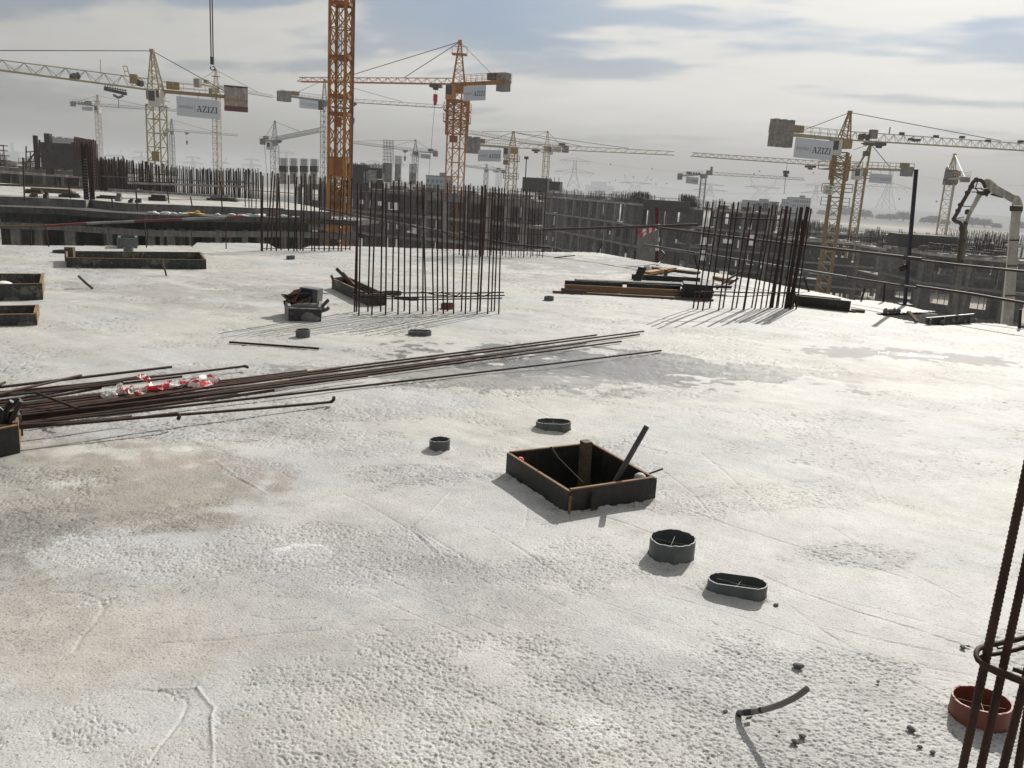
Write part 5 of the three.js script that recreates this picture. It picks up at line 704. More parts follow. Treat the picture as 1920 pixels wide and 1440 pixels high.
crane({ label: 'largest right crane, tan mast, grey block counterweight and clear white banner', z: 115, root: [1582, 262], mastTop: 286, w: 1.5, turn: 0.5, leg: 1.4, mat: M.craneB, jmat: M.craneT, cmat: M.craneT, rmat: M.craneT, tip: [2060, 291], tail: [1447, 249], apex: [1598, 211], jh: 1.05, jw: 1.1, jstep: 1.25, t: .13, cw: [2.9, 3.3, 1.2], blocks: 5, cwUp: 0.05, banner: [1489, 258, 1560, 266, 34, 'full'], ties: [.6], tieBack: 1.3, winch: .62, cab: [-1.35, -1.1], trolley: .12,
  extra: (e) => { const y = (v) => at(1575, v, 115).y, mb = new MB(), b = (v) => V3(e.base.x, y(v), e.base.z); latticeBox(mb, e.R(b(338)), e.R(b(288)), 1.95, 4, .17, .5, .12, true); mesh('climbing_frame', mb, M.craneB, e.g); platform(e, y(318), 1.9, M.craneB); platform(e, y(360), 1.35, M.craneB); platform(e, y(386), 1.25, M.craneB);
    const J = (x, dy) => { const p = lineAt(e.slew.clone().setY(0), e.tip.clone().setY(0), x); p.y = e.H + dy; return p; }; mesh('hoist_motor', new MB().lump(e.R(J(1597, .5)), [.5, .45, .4], 3).lump(e.R(J(1608, .45)), [.4, .4, .4], 5), M.cable, e.g); mesh('winch_house', new MB().box(e.R(J(1617, .9)), [.85, 1.1, .9]), M.cwt, e.g); for (const [x, dy] of [[1669, 1.2], [1687, .55], [1694, .45], [1700, .5], [1732, 1.1], [1780, 1.2], [1828, .95], [1888, 1.1]]) mesh('jib_fitting', new MB().box(e.R(J(x, dy)), [.55, .3, .5]), M.cable, e.g);  mesh('antenna', new MB().beam(e.R(J(1646, 1)), e.R(J(1646, 1.9)), .1), M.cable, e.g);
    const S = at(1553, 356, 113.4), sg = mesh('sign_board', new MB().box(e.R(S), [1.3, 1.15, .06], 0, 0, -.06), M.white, e.g), cv = document.createElement('canvas'); cv.width = 128; cv.height = 112; const c = cv.getContext('2d'); c.fillStyle = '#d8d8d4'; c.fillRect(0, 0, 128, 112); c.fillStyle = '#33363a'; c.font = 'bold 40px sans-serif'; c.fillText('TC', 22, 40); c.fillRect(74, 12, 30, 26); c.fillRect(18, 56, 92, 9); c.fillRect(26, 76, 76, 8); c.fillRect(18, 94, 84, 7); const tx = new THREE.CanvasTexture(cv); tx.colorSpace = THREE.SRGBColorSpace; const pr = new MB(), q = [[-.62, -.54], [.62, -.54], [.62, .54], [-.62, .54]].map(([a, d]) => e.R(S.clone().add(V3(a, d - a * .06, .045)))); pr.quad(...q, [[0, 0], [1, 0], [1, 1], [0, 1]]); mesh('lettering', pr, new THREE.MeshStandardMaterial({ map: tx, roughness: .7 }), sg); } });
crane({ label: 'tan crane with folded A-frame behind the largest right crane', z: 150, root: [1617, 316], mastTop: 330, w: 1.3, turn: 0.5, leg: 1.3, mat: M.craneB, jmat: M.craneT, tip: [1297, 293], tail: [1713, 320], jh: .75, jw: 1, jstep: 1.4, t: .13, cw: [2, 1.5, 1.4], blocks: 3, banner: [1628, 325, 1670, 328, 16, 'faint'], cab: [-1.2, -1], winch: .75, trolley: .3,
  extra: (e) => { const A = at(1633, 270, 150), m = new MB(); for (const s of [-.5, .5]) { m.beam(e.R(at(1607, 316, 150 + s)), e.R(A.clone().add(V3(0, 0, s * .4))), .22).beam(e.R(at(1624, 330, 150 + s)), e.R(A.clone().add(V3(0, 0, s * .4))), .18); } mesh('a_frame', m, M.craneB, e.g); mesh('a_frame_head', new MB().box(e.R(A), [2.3, .5, .8]).box(e.R(at(1624, 288, 149.5)), [.9, .8, .7]).beam(e.R(at(1615, 269, 150)), e.R(at(1645, 271, 150)), .2), M.cable, e.g); mesh('tie_rod', new MB().lat(e.R(A), e.R(at(1667, 311, 149)), .12).lat(e.R(A), e.R(at(1600, 281, 158)), .09), M.cable, e.g); platform(e, at(1612, 334, 150).y, 1.0, M.craneB); const h = lineAt(e.slew.clone().setY(0), e.tip.clone().setY(0), 1474), p = at(1474, 323, -h.z); mesh('hook_block', new MB().box(e.R(p), [.9, .5, .5]).lump(e.R(p.clone().add(V3(0, -.5, 0))), [.4, .3, .3], 4, 4), M.cable, e.g); mesh('hoist_rope', new MB().lat(e.R(V3(p.x, e.H, p.z)), e.R(p), .06).lat(e.R(p), e.R(at(1470, 364, -h.z)), .08), M.cable, e.g); } });
crane({ label: 'short hazy grey crane with flat top left of the right bars', z: 255, root: [1320, 327], w: 1.45, mat: M.craneG, tip: [1508, 338], tail: [1274, 330], jh: .8, t: .12, cw: [1.7, 2, 1.4], blocks: 3, banner: [1286, 331, 1309, 333, 12, 'blank'], winchMat: M.cable, cab: false, extra: (e) => { mesh('head_box', new MB().box(e.R(at(1330, 324, 255)), [1.6, 1.3, 1.2]).box(e.R(at(1334, 318, 255)), [.6, 1.6, .6]), M.cwt, e.g); const m = new MB(); for (let k = 0; k < 5; k++) m.box(e.R(at(1291 + k * 5, 324.5 + k * .3, 255)), [.5, .6, .5]); mesh('machinery', m, M.cable, e.g); } });
crane({ label: 'tan crane at far right seen end-on, short counter jib, no banner', z: 170, root: [1782, 336], mastTop: 341, w: 1.7, turn: 0.5, mat: M.craneT, jmat: M.craneT, tip: [1776, 318], tipZ: 210, tail: [1811, 334], tailZ: 150, apex: [1791, 290], jh: 1.2, t: .12, cw: [1.6, .8, 1.4], blocks: 2, winch: .4, cab: [0, .1], cabMat: M.concD, slewMat: M.concD, ties: [.5], extra: (e) => { mesh('head_box', new MB().box(e.R(at(1783, 327, 169)), [1.8, 1.7, 1.5]), M.concD, e.g); mesh('mast_pipe', new MB().cyl(e.R(V3(e.base.x + .3, e.H - .5, e.base.z + 1)), e.R(V3(e.base.x + .3, GROUND + 4, e.base.z + 1)), .2, 8), M.cab, e.g); } });

// ---------- half-built blocks around the site ----------
function block(o) {
  const g = thing(o.name ?? 'concrete_building', o.label, 'building'), y0 = o.y ?? 0, F = o.pts.map(([px, z]) => { const p = at(px, 350 + (px - 960) * 0.0594, z); return V3(p.x, 0, p.z); }); g.position.set(F[0].x, 0, F[0].z);
  const R = (p) => p.clone().sub(g.position), n = o.n ?? 4, sh = o.sh ?? 3.1, th = o.th ?? 0.28, dep = o.depth ?? 12, back = F.map((p) => p.clone().add(V3(p.x * 0.0 + (o.skew ?? 0) * dep, 0, -dep)));
  for (let s = 0; s < n; s++) {
    const y = y0 - s * sh, top = s === 0, mb = new MB();
    for (let i = 0; i + 1 < F.length; i++) { const q = [F[i], F[i + 1], back[i + 1], back[i]].map(R); mb.hex([...q.map((p) => up1(p, y - (top ? th : th * 0.8))), ...q.map((p) => up1(p, y))]); }
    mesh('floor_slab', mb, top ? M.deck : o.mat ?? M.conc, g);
    if (s === 0 && o.parapet) { const pm = new MB(); for (let i = 0; i + 1 < F.length; i++) { const a = R(F[i]), b = R(F[i + 1]), ins = V3(0, 0, 0.04); pm.beam(up1(a.clone().add(ins), y - o.parapet / 2), up1(b.clone().add(ins), y - o.parapet / 2), 0.1, o.parapet); } mesh('edge_beam', pm, o.pmat ?? M.concD, g); }
    if (s === n - 1) continue;
    const yl = y - sh, yt = y - (top ? th : th * 0.8); // storey between yl and yt
    for (let i = 0; i + 1 < F.length; i++) {
      const a = F[i], b = F[i + 1], L = a.distanceTo(b), nb = Math.max(1, Math.round(L / (o.bay ?? 4.2))), e = V3().subVectors(b, a).normalize(), inw = V3(0, 0, -1), yaw = Math.atan2(-e.z, e.x);
      for (let k = 0; k < nb; k++) {
        const p = a.clone().addScaledVector(e, L * k / nb), wB = L / nb, cw = o.colW ?? 0.32;
        mesh('column', new MB().box(R(p.clone().add(V3(0, (yl + yt) / 2, -0.35))), [cw, yt - yl, 0.5], yaw), (k + i + s) % 3 ? o.cmat ?? M.conc : M.concD, g);
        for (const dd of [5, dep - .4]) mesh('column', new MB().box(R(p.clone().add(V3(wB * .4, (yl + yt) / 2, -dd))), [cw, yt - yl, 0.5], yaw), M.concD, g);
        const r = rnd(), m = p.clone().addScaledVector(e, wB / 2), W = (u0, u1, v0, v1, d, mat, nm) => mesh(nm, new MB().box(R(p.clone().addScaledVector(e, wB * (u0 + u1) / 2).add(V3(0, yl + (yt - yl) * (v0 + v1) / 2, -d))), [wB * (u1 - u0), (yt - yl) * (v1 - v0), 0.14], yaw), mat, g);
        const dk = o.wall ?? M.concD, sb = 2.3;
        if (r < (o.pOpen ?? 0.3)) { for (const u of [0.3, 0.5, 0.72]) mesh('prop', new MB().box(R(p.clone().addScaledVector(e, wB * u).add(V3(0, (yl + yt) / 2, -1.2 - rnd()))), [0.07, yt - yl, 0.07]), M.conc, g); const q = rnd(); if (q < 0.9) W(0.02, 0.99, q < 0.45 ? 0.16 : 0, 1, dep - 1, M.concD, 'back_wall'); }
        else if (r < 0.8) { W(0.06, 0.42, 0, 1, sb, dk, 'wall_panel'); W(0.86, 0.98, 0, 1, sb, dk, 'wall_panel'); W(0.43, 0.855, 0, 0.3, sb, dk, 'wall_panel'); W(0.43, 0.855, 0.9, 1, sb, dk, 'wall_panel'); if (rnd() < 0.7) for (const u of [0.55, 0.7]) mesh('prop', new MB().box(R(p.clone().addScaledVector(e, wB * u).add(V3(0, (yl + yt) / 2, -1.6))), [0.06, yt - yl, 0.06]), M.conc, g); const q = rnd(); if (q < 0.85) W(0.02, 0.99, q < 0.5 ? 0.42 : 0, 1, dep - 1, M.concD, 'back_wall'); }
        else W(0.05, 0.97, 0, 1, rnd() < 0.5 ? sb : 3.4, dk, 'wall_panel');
      }
    }
  }
  { // column starter bars, stacked formwork and edge rails on the roof deck
    const cb = new MB(), st = new MB(), rl = new MB();
    for (let i = 0; i + 1 < F.length; i++) { const L = F[i].distanceTo(F[i + 1]), nb = Math.max(1, Math.round(L / (o.bay ?? 4.2))); for (let k = 0; k < nb; k++) for (const u of [0.06, 0.45, 0.85]) { if (rnd() < 0.25) continue; const c = R(F[i].clone().lerp(F[i + 1], (k + .1) / nb).lerp(back[i].clone().lerp(back[i + 1], (k + .1) / nb), u)), hh = rr(.9, 1.7); for (let q = 0; q < 8; q++) { const a = q / 8 * 6.283, p = c.clone().add(V3(Math.cos(a) * .32, 0, Math.sin(a) * .2)); cb.lat(up1(p, y0), up1(p, y0 + hh * rr(.92, 1.05)), .045); } }
      for (let k = 0; k < nb * 2; k++) { const t = (k + rnd()) / nb / 2, p = R(F[i].clone().lerp(F[i + 1], t).lerp(back[i].clone().lerp(back[i + 1], t), rr(.1, .9))); for (let q = 0; q < 4; q++) st.box(up1(p.clone().add(V3(rr(-.1, .1), 0, 0)), y0 + .1 + q * .16), [rr(.8, 2), .11, rr(.6, 1.1)], rr(-.3, .3)); }
      for (let k = 0; k < nb * 2; k++) { const p = R(F[i].clone().lerp(F[i + 1], k / nb / 2)), q = R(F[i].clone().lerp(F[i + 1], (k + 1) / nb / 2)); rl.lat(up1(p, y0), up1(p, y0 + 1.05), .06); for (const h of [.55, 1.03]) if (rnd() < 0.8) rl.lat(up1(p, y0 + h), up1(q, y0 + h + rr(-.05, .05)), .05); } }
    stuff(mesh('column_bars', cb, M.rustD, g)); stuff(mesh('stacked_formwork', st, M.woodG, g)); stuff(mesh('edge_rails', rl, M.steel, g));
  }
  // loose starter bars, timber and debris on the roof deck, too small to pick apart
  const db = new MB(), sb = new MB(), nd = o.debris ?? 26;
  for (let k = 0; k < nd; k++) { const i = Math.floor(rnd() * (F.length - 1)), t = rnd(), u = rnd() * rnd() * 0.8 + 0.04, p = R(F[i].clone().lerp(F[i + 1], t).lerp(back[i].clone().lerp(back[i + 1], t), u)); db.box(up1(p, y0 + 0.08), [rr(.3, 2.6), rr(.06, .22), rr(.15, .6)], rnd() * 3); }
  stuff(mesh('site_debris', db, rnd() < 0.5 ? M.woodG : M.conc, g));
  for (const [i0, t0, i1, t1, u, cnt, h, w] of o.bars ?? []) for (let k = 0; k < cnt; k++) { const f = k / cnt, i = f < .5 ? i0 : i1, t = mix(t0, t1, f), p = R(F[i].clone().lerp(F[i + 1], t).lerp(back[i].clone().lerp(back[i + 1], t), u + rr(-.01, .01))); sb.lat(up1(p, y0), up1(p.clone().add(V3(rr(-.06, .06), 0, 0)), y0 + h * rr(.85, 1.05)), w ?? 0.05); }
  if (sb.p.length) stuff(mesh('starter_bars', sb, M.rustD, g));
  o.extra?.(g, R, F, back, y0);
  return g;
}
function nearBars(name, label, list, rad, mat, ties = []) { // [px, pyBase, pyTop, z]
  const o = thing(name, label, 'rebar'), c = at(list[0][0], list[0][1], list[0][3]); o.position.copy(c);
  for (const [x, y, ty, z, k] of list) { const b = at(x, y, z), t = at(x, ty, z); mesh('bar', new MB().beam(b.clone().sub(c).add(V3(0, -.03, 0)), V3(b.x + rr(-.05, .05), t.y, b.z).sub(c), rad * 2 * (k ?? 1)), mat, o); }
  for (const [x0, y0, z0, x1, y1, z1, r] of ties) mesh('tie_bar', new MB().beam(at(x0, y0, z0).sub(c), at(x1, y1, z1).sub(c), r ?? .05), M.steel, o);
  return o;
}
{ // the neighbouring block to the left, its deck level with this slab
  const D = (px, py, y) => { const d = ray(px, py); return d.multiplyScalar((y - EYE) / d.y).add(V3(0, EYE, 0)); };
  const g = thing('concrete_building', 'neighbouring half-built block at the left with a white deck, ledge and dark open storey', 'building');
  const front = [[-120, 361], [0, 368], [110, 372], [160, 375], [168, 374], [237, 381], [304, 383], [400, 386.5], [525, 392], [622, 397.5]].map(([x, y]) => D(x, y, 0)), backL = [[-120, 336], [0, 343], [150, 353], [200, 357], [300, 362], [380, 367.5], [470, 373], [525, 377], [580, 386], [620, 395.5]].map(([x, y]) => D(x, y, 0));
  g.position.copy(front[0]); const R = (p) => p.clone().sub(front[0]);
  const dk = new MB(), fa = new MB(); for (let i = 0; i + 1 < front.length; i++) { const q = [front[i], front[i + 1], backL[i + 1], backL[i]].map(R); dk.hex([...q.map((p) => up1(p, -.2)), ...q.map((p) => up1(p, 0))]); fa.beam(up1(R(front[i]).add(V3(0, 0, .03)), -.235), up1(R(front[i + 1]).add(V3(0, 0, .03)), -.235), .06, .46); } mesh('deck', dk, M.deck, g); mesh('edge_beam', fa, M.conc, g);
  const lf = [[-120, 381], [0, 387], [105, 391], [175, 396], [271, 402], [400, 405.5], [525, 407.5], [600, 410.5], [668, 414.5]].map(([x, y]) => D(x, y, -.34)), lb = lf.map((p) => p.clone().add(V3(0.4, 0, -4.2)));
  const ld = new MB(); for (let i = 0; i + 1 < lf.length; i++) { const q = [lf[i], lf[i + 1], lb[i + 1], lb[i]].map(R); ld.hex([...q.map((p) => up1(p, -.24)), ...q.map((p) => up1(p, 0))]); } mesh('ledge', ld, M.plyG, g);
  const wb = new MB(); for (let i = 0; i + 1 < lf.length; i++) { const q = [lf[i], lf[i + 1]].map((p) => R(p).add(V3(0, 0, -.25))); wb.beam(up1(q[0], -.78), up1(q[1], -.78), .12, .26); } mesh('waler_beam', wb, M.concD, g);
  const lz = (px) => { let r = lf[0]; for (let i = 0; i + 1 < lf.length; i++) { const a = 960 + lf[i].x / -lf[i].z * 1600; if (a < px + 40) { const b = 960 + lf[i + 1].x / -lf[i + 1].z * 1600; r = lf[i].clone().lerp(lf[i + 1], Math.min(1, Math.max(0, (px - a) / (b - a)))); } } return r; };
  for (const [px, w, d, m] of [[4, .22, .5], [14, .2, .4], [52, .3, .5], [64, .16, 1], [108, .2, .4], [116, .24, .5], [136, .16, 1], [188, .22, .4], [212, .1, .3], [238, .26, .6], [262, .12, .4], [285, .14, .4], [300, .3, .5], [312, .2, 1], [338, .1, .4], [366, .26, .6], [392, .1, .3], [412, .1, .5], [440, .24, .5], [467, .3, .7], [482, .12, .4], [498, .14, .5], [520, .1, .3], [545, .26, .6], [580, .2, .5], [596, .12, .4], [640, .2, .6]]) { const p = R(lz(px)); mesh(w < .15 ? 'prop' : 'column', new MB().box(p.clone().add(V3(0, -2.4, -d)), [w, 3.6, w], .2), w > .2 ? M.conc : M.concD, g); }
  for (let i = 0; i < 26; i++) { const px = 0 + i * 26 + rr(-4, 4); if (px > 20 && px < 118 || px > 590 && px < 700) continue; const p = R(lz(px)); mesh('wall_panel', new MB().box(p.clone().add(V3(0, -2.5, -2.6 - rnd())), [rr(.4, .62), 3.4, .1], .2), i % 4 ? M.storeyShade : M.dark, g); }  // dark panel colour stands in for the shade between the columns
  { const bw = new MB(); for (let i = 0; i < 6; i++) { const a = R(lb[i]).add(V3(0, 0, .6)), b = R(lb[i + 1]).add(V3(0, 0, .6)); bw.beam(up1(a, -1.9), up1(b, -1.9), .1, 3.3); } mesh('back_wall', bw, M.storeyShade, g); }  // continuous dark wall added so the open storey reads as shaded
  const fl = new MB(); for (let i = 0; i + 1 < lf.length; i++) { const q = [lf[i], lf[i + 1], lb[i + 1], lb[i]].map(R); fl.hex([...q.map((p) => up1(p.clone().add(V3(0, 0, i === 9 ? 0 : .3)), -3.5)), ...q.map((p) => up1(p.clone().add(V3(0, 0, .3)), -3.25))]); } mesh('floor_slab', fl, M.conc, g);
  const db = new MB(); for (let k = 0; k < 60; k++) { const px = k < 14 ? rr(240, 420) : rr(420, 660), p = R(lz(px)); db.lump(p.clone().add(V3(0, .04, -rr(.2, 1.4))), [rr(.05, .2), rr(.03, .09), rr(.05, .12)], k, 4); } stuff(mesh('spilt_concrete', db, M.white, g));
  for (const [px, py, z, s, m, l] of [[64, 360, 42, [.75, .12, .3], M.rustR, 'dark red timber bundle lying on the left neighbouring deck'], [95, 355.5, 44, [2.3, .14, .4], M.woodG, 'long timber bundle on the left neighbouring deck'], [63, 365, 38, [.28, .12, .2], M.woodG, 'small plank pile near the edge of the left neighbouring deck'], [86, 366.5, 37.5, [.16, .18, .2], M.dark, 'small dark crate near the edge of the left neighbouring deck'], [130, 364, 40, [.85, .12, .3], M.plyG, 'grey sheet pile left of the tall dark rebar column'], [222, 372, 39, [.24, .22, .2], M.conc, 'grey box right of the tall dark rebar column'], [245, 375, 38, [.16, .12, .2], M.dark, 'tiny dark box on the left neighbouring deck'], [259, 374.5, 38.5, [.24, .12, .2], M.plyG, 'low grey box on the left neighbouring deck'], [296, 371, 42, [.8, .18, .35], M.dark, 'dark timber pile on the left neighbouring deck'], [418, 375, 47, [1.6, .12, .6], M.plyG, 'warped plywood sheets lying on the left neighbouring deck'], [205, 368, 41, [1.1, .1, .3], M.plyG, 'flat sheets beside the tall dark rebar column']]) { const p = at(px, py, z); tag(mesh('timber_pile', new MB().box(V3(0, 0, 0), s, .1).box(V3(.04, s[1] * .8, 0), [s[0] * .8, s[1] * .6, s[2] * .8], .2), m), l, 'timber pile').position.set(p.x, s[1] / 2 + .0, p.z); }
  const yb = thing('yellow_sling_heap', 'yellow and orange sling heap on the ledge of the left block', 'sling'), yp = R(lz(345)).add(front[0]); yb.position.set(yp.x, yp.y + .04, yp.z - .5); mesh('sling', new MB().lump(V3(0, .03, 0), [.5, .06, .2], 4, 4).lump(V3(.15, .1, 0), [.12, .08, .1], 7, 4), std([.5, .33, .08]), yb);
  for (const [px, py, ty, z, l] of [[46, 377, 295, 35.5, 'tall'], [132, 372, 348, 36.5, 'short'], [258, 396, 358, 34.2, 'long'], [317, 381, 358, 37.5, 'slim'], [417, 400, 340, 35, 'far right'], [212, 390, 368, 34.6, 'leaning'], [360, 385, 369, 37, 'small']]) { const p = at(px, py, z), t = at(px - 3, ty, z); tag(mesh('edge_post', new MB().beam(p, t, .05), M.rustD), `${l} thin guard post along the edge of the left block`, 'post'); }
  const rl = (l, a, b, r, m) => tag(mesh('guard_rail', new MB().beam(a, b, r * 2), m), l, 'guard rail'); rl('upper white guard rail in front of the dense bar row at left', at(240, 343, 50), at(460, 350, 50), .06, M.concL); rl('lower pale guard rail at the foot of the dense bar row', at(205, 355.5, 51), at(430, 369, 48), .07, M.concL); rl('dark guard rail across the deck behind the left stakes', at(-40, 345, 48), at(160, 352, 46), .06, M.woodG);
  const row = []; for (let i = 0; i < 150; i++) { const x = 178 + i * 2.06 + rr(-1, 1), b = mix(357, 372, (x - 178) / 310); row.push([x, b, mix(298, 318, sm(180, 400, x)) + rr(-4, 4), 52 + rr(-.5, .5), rnd() < .15 ? 1.7 : 1]); } nearBars('starter_bar_wall', 'dense long row of dark starter bars along the back of the left deck', row, .022, M.rustD, [[190, 330, 51.5, 480, 344, 51.5, .05]]);
  const r2 = []; for (let i = 0; i < 44; i++) { const x = 176 + (i % 22) * 2.9 + rr(-1, 1); r2.push([x, 355, 297 + rr(-7, 6) + (i > 22 ? 6 : 0), 54 + (i > 22 ? .6 : 0), 1.2]); } nearBars('starter_bar_wall', 'thick brown bundle of starter bars at the left end of the dense row', r2, .03, M.rust, [[178, 330, 53.4, 240, 334, 53.4, .06]]);
  const tc = []; for (const [cx, z] of [[162, 37.2], [173, 37]]) for (let i = 0; i < 9; i++) tc.push([cx - 3.2 + (i % 5) * 1.7 + rr(-.4, .4), 373, 268 + rr(-4, 10), z + (i % 2) * .16, 1.3]); nearBars('rebar_column', 'tall dark rebar column standing alone on the left deck', tc, .02, M.rustD, Array.from({ length: 14 }, (_, k) => [157, 370 - k * 5.5, 37.1, 178, 370.5 - k * 5.5, 37.1, .035]));
  const cg = []; for (const [x, b, t] of [[460, 387, 322], [467, 388, 323], [472, 388, 325], [480, 389, 324], [490, 390, 322], [502, 391, 324], [521, 392, 325], [534, 393, 327], [553, 394, 326], [566, 395, 329], [575, 395, 330], [590, 397, 331], [603, 398, 334], [395, 372, 316], [405, 373, 318], [415, 374, 314], [428, 376, 316], [443, 378, 316]]) cg.push([x, b, t, x < 450 ? 50 : 38.5, 1]); nearBars('starter_bar_group', 'scattered tall starter bars along the deck edge beside the orange mast', cg, .022, M.rustD, [[460, 356, 38.4, 600, 366, 38.4, .03], [425, 339, 50, 462, 341, 50, .06]]);
  const sc = thing('scaffold_frame', 'pipe scaffold frame with a tall formwork pole at the far left', 'scaffold'), s0 = at(60, 318, 95); sc.position.copy(s0); const q = (x, y) => at(x, y, 95).sub(s0); for (const [a, b, w] of [[[49, 318], [49, 274], .12], [[57, 318], [57, 284], .1], [[70, 318], [66, 254], .42], [[74, 316], [74, 262], .16], [[82, 318], [82, 280], .1], [[49, 285], [78, 283], .1], [[49, 303], [80, 302], .1], [[52, 303], [66, 286], .12], [[82, 283], [70, 303], .1]]) mesh('scaffold_tube', new MB().beam(q(...a), q(...b), w), M.rustD, sc);
  const fb = thing('formwork_stack', 'stack of formwork tables at the far left edge beyond the scaffold', 'formwork'), f0 = at(4, 300, 100); fb.position.copy(f0); for (let k = 0; k < 5; k++) mesh('table', new MB().box(V3(rr(-.2, .2), k * .55 - .6, 0), [1.2, .12, 1]), M.plyG, fb); for (const x of [-.5, 0, .5]) mesh('leg', new MB().box(V3(x, .4, .4), [.08, 2.6, .08]), M.rustD, fb);
}
const Zl = (px, z) => [px, z];
block({ label: 'low white-decked block at far left behind the dense bar row', y: .55, pts: [Zl(-160, 98), Zl(-10, 97), Zl(80, 96), Zl(150, 95), Zl(235, 94)], n: 3, sh: 2.6, th: .7, depth: 14, bay: 3, pOpen: .7, mat: M.concL, cmat: M.conc, parapet: .4, debris: 40,
  extra: (g, R) => { const p = at(122, 300, 96); mesh('core_wall', new MB().box(R(at(124, 293, 93)), [4.4, 2.6, 2], -.1).box(R(at(92, 289, 92.6)), [.55, 4.2, .6]), M.dark, g); const m = new MB(); for (let k = 0; k < 60; k++) { const x = 90 + k * 1.45; m.beam(R(at(x, 280, 92.4)), R(at(x, mix(255, 262, k / 60) + rr(-1, 2), 92.4)), k > 34 ? .09 : .045); } stuff(mesh('wall_bars', m, M.rustD, g)); mesh('core_wall', new MB().box(R(at(160, 300, 91)), [2.3, 3.4, 1], -.1), M.dark, g); const n = new MB(); for (let k = 0; k < 14; k++) { const x = 140 + k * 3; n.beam(R(at(x, 300, 90)), R(at(x, mix(256, 264, k / 14), 90)), .12); } stuff(mesh('wall_bars', n, M.rustR, g)); } });
block({ label: 'dark four-storey block behind the middle starter bars', y: .15, pts: [Zl(560, 138), Zl(655, 132), Zl(800, 122)], n: 6, sh: 3.2, th: .45, depth: 14, bay: 4.6, pOpen: .25, wall: M.concD, cmat: M.concD, mat: M.conc, debris: 70, bars: [[0, 0, 1, 1, .1, 60, 1.2, .05]], parapet: .5 });
block({ label: 'block with pale columns behind the far row of starter bars', y: .1, pts: [Zl(800, 121), Zl(920, 114), Zl(1022, 108)], n: 6, sh: 3.0, th: .5, depth: 12, bay: 3.6, pOpen: .35, cmat: M.concL, colW: .75, mat: M.concL, debris: 60, parapet: .9, pmat: M.conc, bars: [[0, 0, 1, 1, .3, 30, 1.3, .05]] });
block({ label: 'four-storey grid-fronted block right of the middle starter bars', y: .3, pts: [Zl(1012, 176), Zl(1110, 152), Zl(1215, 128)], n: 6, sh: 3.15, th: .3, depth: 13, bay: 3.9, pOpen: .12, wall: M.concD, cmat: M.concL, mat: M.concL, debris: 90, bars: [[0, .1, 1, 1, .5, 50, 1.8, .07], [1, 0, 1, 1, .15, 40, 1.2, .06]], colW: .35,
  extra: (g, R) => { mesh('shaft_formwork', new MB().box(R(at(1007, 347, 165)), [4.9, 2.6, 3], -.3).box(R(at(1042, 349, 160)), [2, 1.6, 2], -.3), M.dark, g); const m = new MB(); for (let k = 0; k < 9; k++) m.beam(R(at(984 + k * 8, 345, 165)), R(at(984 + k * 8, 330 + rr(0, 4), 165)), .09); stuff(mesh('shaft_bars', m, M.conc, g)); mesh('flood_mast', new MB().beam(R(at(985, 340, 165)), R(at(987, 298, 165)), .16).box(R(at(987, 296, 165)), [.8, .5, .5]), M.cable, g); } });
block({ label: 'dark wall-formed block with a fence of bars on its roof, centre right', y: .35, pts: [Zl(1192, 132), Zl(1255, 126), Zl(1310, 122)], n: 6, sh: 3.1, th: .35, depth: 10, bay: 3.8, pOpen: .1, wall: M.concD, cmat: M.concD, debris: 30, bars: [[0, 0, 1, 1, .05, 60, 1.5, .06], [0, 0, 1, 1, .2, 50, 1.8, .06], [0, 0, 1, 1, .4, 50, 1.7, .06]], extra: (g, R) => { mesh('shaft_formwork', new MB().box(R(at(1250, 386, 124)), [6.4, 1.5, 4], -.2), M.dark, g); mesh('portal', new MB().box(R(at(1212, 457, 120)), [2.6, 4.6, .3], -.2), M.conc, g); } });
block({ label: 'grey block with window openings behind the right starter bars', y: .05, pts: [Zl(1300, 142), Zl(1400, 138), Zl(1500, 134)], n: 7, sh: 3.1, th: .32, depth: 12, bay: 4, pOpen: .35, wall: M.concD, cmat: M.concL, colW: .6, mat: M.concL, debris: 50, bars: [[0, 0, 1, 1, .7, 40, 1.4, .06]] });
block({ label: 'lower dark block right of the right starter bars under the tan crane', y: -3.35, pts: [Zl(1486, 128), Zl(1560, 126), Zl(1690, 122)], n: 5, sh: 3.2, th: .3, depth: 13, bay: 4.3, pOpen: .3, wall: M.concD, cmat: M.conc, colW: .5, mat: M.concL, debris: 80, bars: [[0, 0, 1, 1, .4, 60, 1.6, .06], [0, .5, 1, 1, .25, 40, 2, .07]] });
block({ label: 'block with a blank grey wall behind the blue post', y: -3.2, pts: [Zl(1676, 108), Zl(1764, 103)], n: 5, sh: 3.4, th: .3, depth: 9, bay: 8, pOpen: 0, wall: M.conc, cmat: M.conc, debris: 10, bars: [[0, 0, 0, 1, .03, 40, 1.6, .07], [0, 0, 0, 1, .2, 40, 1.9, .08]], extra: (g, R) => mesh('shaft_formwork', new MB().box(R(at(1728, 452, 104)), [7, 1.5, 3]), M.dark, g).parent && mesh('blank_wall', new MB().box(R(at(1716, 486, 101.5)), [5.6, 2.5, .3], -.1), M.conc, g) });
block({ label: 'white-decked low block behind the pump boom at far right', y: -2.75, pts: [Zl(1752, 97), Zl(1840, 93), Zl(1990, 88)], n: 5, sh: 3.3, th: .35, depth: 12, bay: 4.4, pOpen: .35, wall: M.concD, cmat: M.conc, mat: M.conc, debris: 40, bars: [[0, .1, 1, 1, .75, 90, 1.7, .06], [0, 0, 0, 1, .3, 40, 1.6, .07]] });
